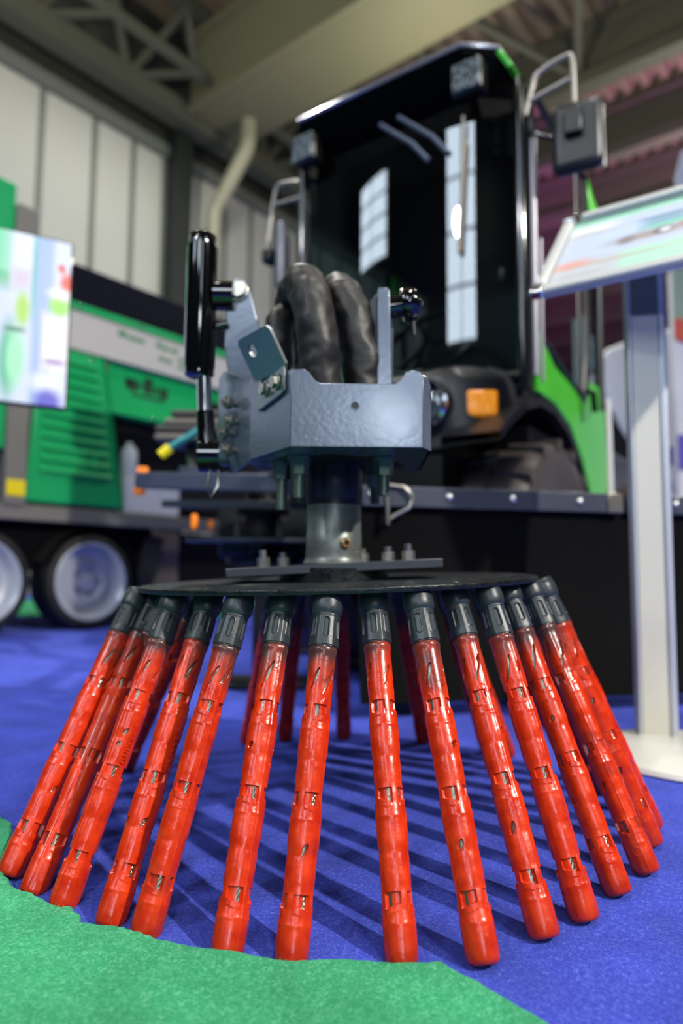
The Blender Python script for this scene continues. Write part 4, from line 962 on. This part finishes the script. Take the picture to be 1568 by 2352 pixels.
# post: rectangular extrusion in line with the panel
pc = Vector((.722, 1.60, 0)); rmz = Matrix.Rotation(R(-12), 3, 'Z')
mb = MB(); mb.box(pc + Vector((0, 0, .55)), (.064, .045, 1.10), rmz); post = mb.build('post', mat('post_alu', '#c6c4b6', .5, .05, var=.03, vscale=3), sign, bevel=.004)
mb = MB(); mb.box(pc + rmz @ Vector((.036, -.002, 0)) + Vector((0, 0, .55)), (.018, .05, 1.10), rmz); mb.build('post_edge', mat('post_side', '#b4b8bf', .4, .3), sign, bevel=.005)
mb = MB(); mb.box(pc + rmz @ Vector((-.036, -.002, 0)) + Vector((0, 0, .55)), (.008, .05, 1.10), rmz); mb.build('post_edge', mat('post_side', '#b4b8bf'), sign, bevel=.003)
mb = MB(); mb.box(pc + rmz @ Vector((0, -.004, 1.06)), (.058, .044, .14), rmz); mb.build('post_sleeve', mat('sleeve_grey', '#63665f', .55, .0), sign, bevel=.003)
mb = MB(); mb.lathe([(.02, .0), (.205, .0), (.21, .004), (.205, .012), (.19, .014), (.02, .016)], 72, Matrix.Translation((.735, 1.45, 0))); mb.build('base_plate', mat('base_white', '#d9d7cf', .35, .1), sign)
pstr = layered('poster_print', '#b4bac2', [
    ('r', 0, .178, .5, .008, .3, '#0f7a5a'), ('r', 0, .158, .5, .012, .6, '#96ccb2'), ('r', -.1, .04, .17, .09, .4, '#b4c2dc'),
    ('r', -.25, .115, .06, .025, .4, '#d2d6d4'), ('r', -.24, .088, .06, .005, .6, '#9a9a96'), ('r', -.02, -.115, .13, .05, .12, '#a6d0be'), ('e', -.265, -.085, .045, .022, .5, '#d09a92'),
    ('r', -.07, .06, .05, .03, .4, '#7f9fb4'), ('r', -.07, .092, .055, .005, .6, '#5f7488'), ('e', -.09, -.005, .09, .022, .6, '#9a8c86'), ('e', -.07, .0, .022, .022, .3, '#6a666e'), ('e', -.065, .0, .012, .012, .4, '#d6d6de'), ('e', -.15, -.01, .02, .02, .4, '#807a78'), ('e', -.01, .012, .03, .016, .4, '#a0766e'), ('r', -.05, .035, .06, .01, .5, '#7cc0a6'),
    ('r', -.18, -.10, .12, .005, .6, '#b0a08c'), ('r', -.24, -.145, .05, .005, .5, '#a8a8a6')], emit=.0)
# poster sheet as its own object with local x along the sheet, z up the sheet
Mq = Matrix((sn, -nrm, upv)).transposed().to_4x4(); 
mb = MB(); mb.box((0, 0, 0), (SW - .03, .004, SH - .03)); me = mb.mesh('poster', pstr, 0); post_o = link('poster', me, sign)
post_o.matrix_parent_inverse = Matrix.Identity(4); post_o.location = sp_(SW / 2, SH / 2, -.004) - ORG[sign.name]; post_o.rotation_euler = Mq.to_euler()
frm = mat('snap_frame_alu', '#c4c5c4', .35, .2)
def rail(a0, b0, a1, b1, name):
    p, q = sp_(a0, b0, .004), sp_(a1, b1, .004); d = q - p; mb_ = MB()
    X = d.normalized(); Z = nrm; Y = Z.cross(X); M3 = Matrix((X, Y, Z)).transposed(); mb_.box((p + q) / 2, (d.length, .028, .020), M3); return mb_.build(name, frm, sign, bevel=.008, seg=3)
rail(-.0, .0, SW, .0, 'frame_rail'); rail(.03, SH, SW, SH, 'frame_rail'); rail(.0, .03, .0, SH - .02, 'frame_rail'); rail(SW, 0, SW, SH, 'frame_rail')
mb = MB(); c0 = sp_(SW / 2, SH / 2, -.012); mb.box(c0, (SW - .01, .01, SH - .01), Matrix((sn, -nrm, upv)).transposed()); mb.build('back_board', white_paint, sign)
for a_, b_ in ((.0, .0), (.0, SH)):
    mb = MB(); mb.box(sp_(a_, b_, .004), (.034, .024, .034), Matrix((sn, -nrm, upv)).transposed()); mb.build('frame_corner', chrome, sign, bevel=.006)

# ================================================================== BOOTHS FAR RIGHT
bw = mat('booth_white', '#ececee', .45); bred = mat('booth_red', '#a81c1c', .45); bor = mat('booth_orange_red', '#e85a48', .5); bbl = mat('booth_blue', '#5a4fc0', .5); bgr = mat('booth_pale_green', '#a9bfa4', .6)
canopy = root('white_canopy', (3.3, 6.5, 0), 'white rounded exhibition canopy standing beyond the tractor', 'canopy', 0)
mb = MB(); prof = [(2.42, 2.22), (2.40, 2.38), (2.50, 2.50), (2.9, 2.66), (4.6, 2.98), (4.6, 1.2), (3.1, 1.2), (2.82, 1.38), (2.60, 1.75)]
mb.ext([(x, 6.3, z) for x, z in prof], (.3, 1.2, 0)); mb.build('canopy_shell', bw, canopy, bevel=.05, seg=3)
mb = MB(); mb.box2((2.75, 6.5, 0), (4.5, 7.3, 1.25)); mb.build('counter', bred, canopy)
mb = MB(); mb.box2((2.55, 6.35, 1.28), (2.75, 6.6, 2.1)); mb.build('canopy_leg', satin_black, canopy)
mb = MB(); mb.box2((2.6, 6.4, 0), (2.7, 6.5, 1.3)); mb.build('canopy_leg', satin_black, canopy)
cnt = root('information_counter', (2.9, 5.9, 0), 'white counter with a blue top panel beside the red counter', 'counter', 0)
mb = MB(); mb.box2((2.62, 5.75, 0), (3.6, 6.2, 1.12)); mb.build('counter_body', mat('booth_grey_white', '#c9ccd6', .5), cnt, bevel=.03)
mb = MB(); mb.box2((2.60, 5.72, 1.30), (3.4, 5.8, 1.45)); mb.build('blue_panel', bbl, cnt)
mb = MB(); mb.box2((2.62, 5.73, 1.12), (2.95, 6.1, 1.30)); mb.build('white_box', bw, cnt, bevel=.03)
ban = root('banner_wall', (2.55, 4.4, 0), 'tall white banner with a pale green top and an orange red arc', 'banner', 0)
mb = MB(); mb.box2((2.19, 4.4, 0), (3.2, 4.46, 2.4)); bwl = mb.build('banner_sheet', bw, ban)
mb = MB(); mb.ext([(2.19, 4.39, 2.40), (2.19, 4.39, 2.03), (2.30, 4.39, 2.02), (2.45, 4.39, 1.92), (3.2, 4.39, 1.6), (3.2, 4.39, 2.40)], (0, .012, 0)); mb.build('green_field', bgr, ban)
mb = MB(); pts = [(2.19, 2.06), (2.30, 2.04), (2.45, 1.95), (2.7, 1.75), (2.7, 1.60), (2.45, 1.78), (2.30, 1.88), (2.19, 1.92)]; mb.ext([(x, 4.38, z) for x, z in pts], (0, .012, 0)); mb.build('arc_stripe', bor, ban)
mb = MB(); mb.box2((2.19, 4.385, 1.05), (2.26, 4.395, 1.28)); mb.build('blue_strip', bbl, ban)
mb = MB(); mb.box2((2.30, 4.385, .86), (2.4, 4.395, .93)); mb.build('red_mark', bor, ban)
mb = MB(); mb.box2((2.19, 4.2, 0), (3.2, 4.7, .03)); mb.build('banner_foot', alu, ban)
flag = root('tall_white_flag', (3.1, 5.0, 0), 'tall narrow white flag on a pole above the poster stand', 'flag', 0)
mb = MB(); mb.ext([(2.56, 5.0, 2.9), (2.54, 5.0, 3.4), (2.60, 5.0, 3.62), (2.75, 5.0, 3.7), (3.0, 5.0, 3.6), (3.0, 5.0, 2.4), (2.6, 5.0, 2.4)], (0, .01, 0)); mb.build('flag_cloth', bw, flag)
mb = MB(); mb.tube([(3.02, 5.0, 0), (3.02, 5.0, 3.7)], .015, 10); mb.build('flag_pole', alu, flag)
mb = MB(); mb.box2((2.8, 4.8, 0), (3.25, 5.2, .02)); mb.build('flag_base', alu, flag)
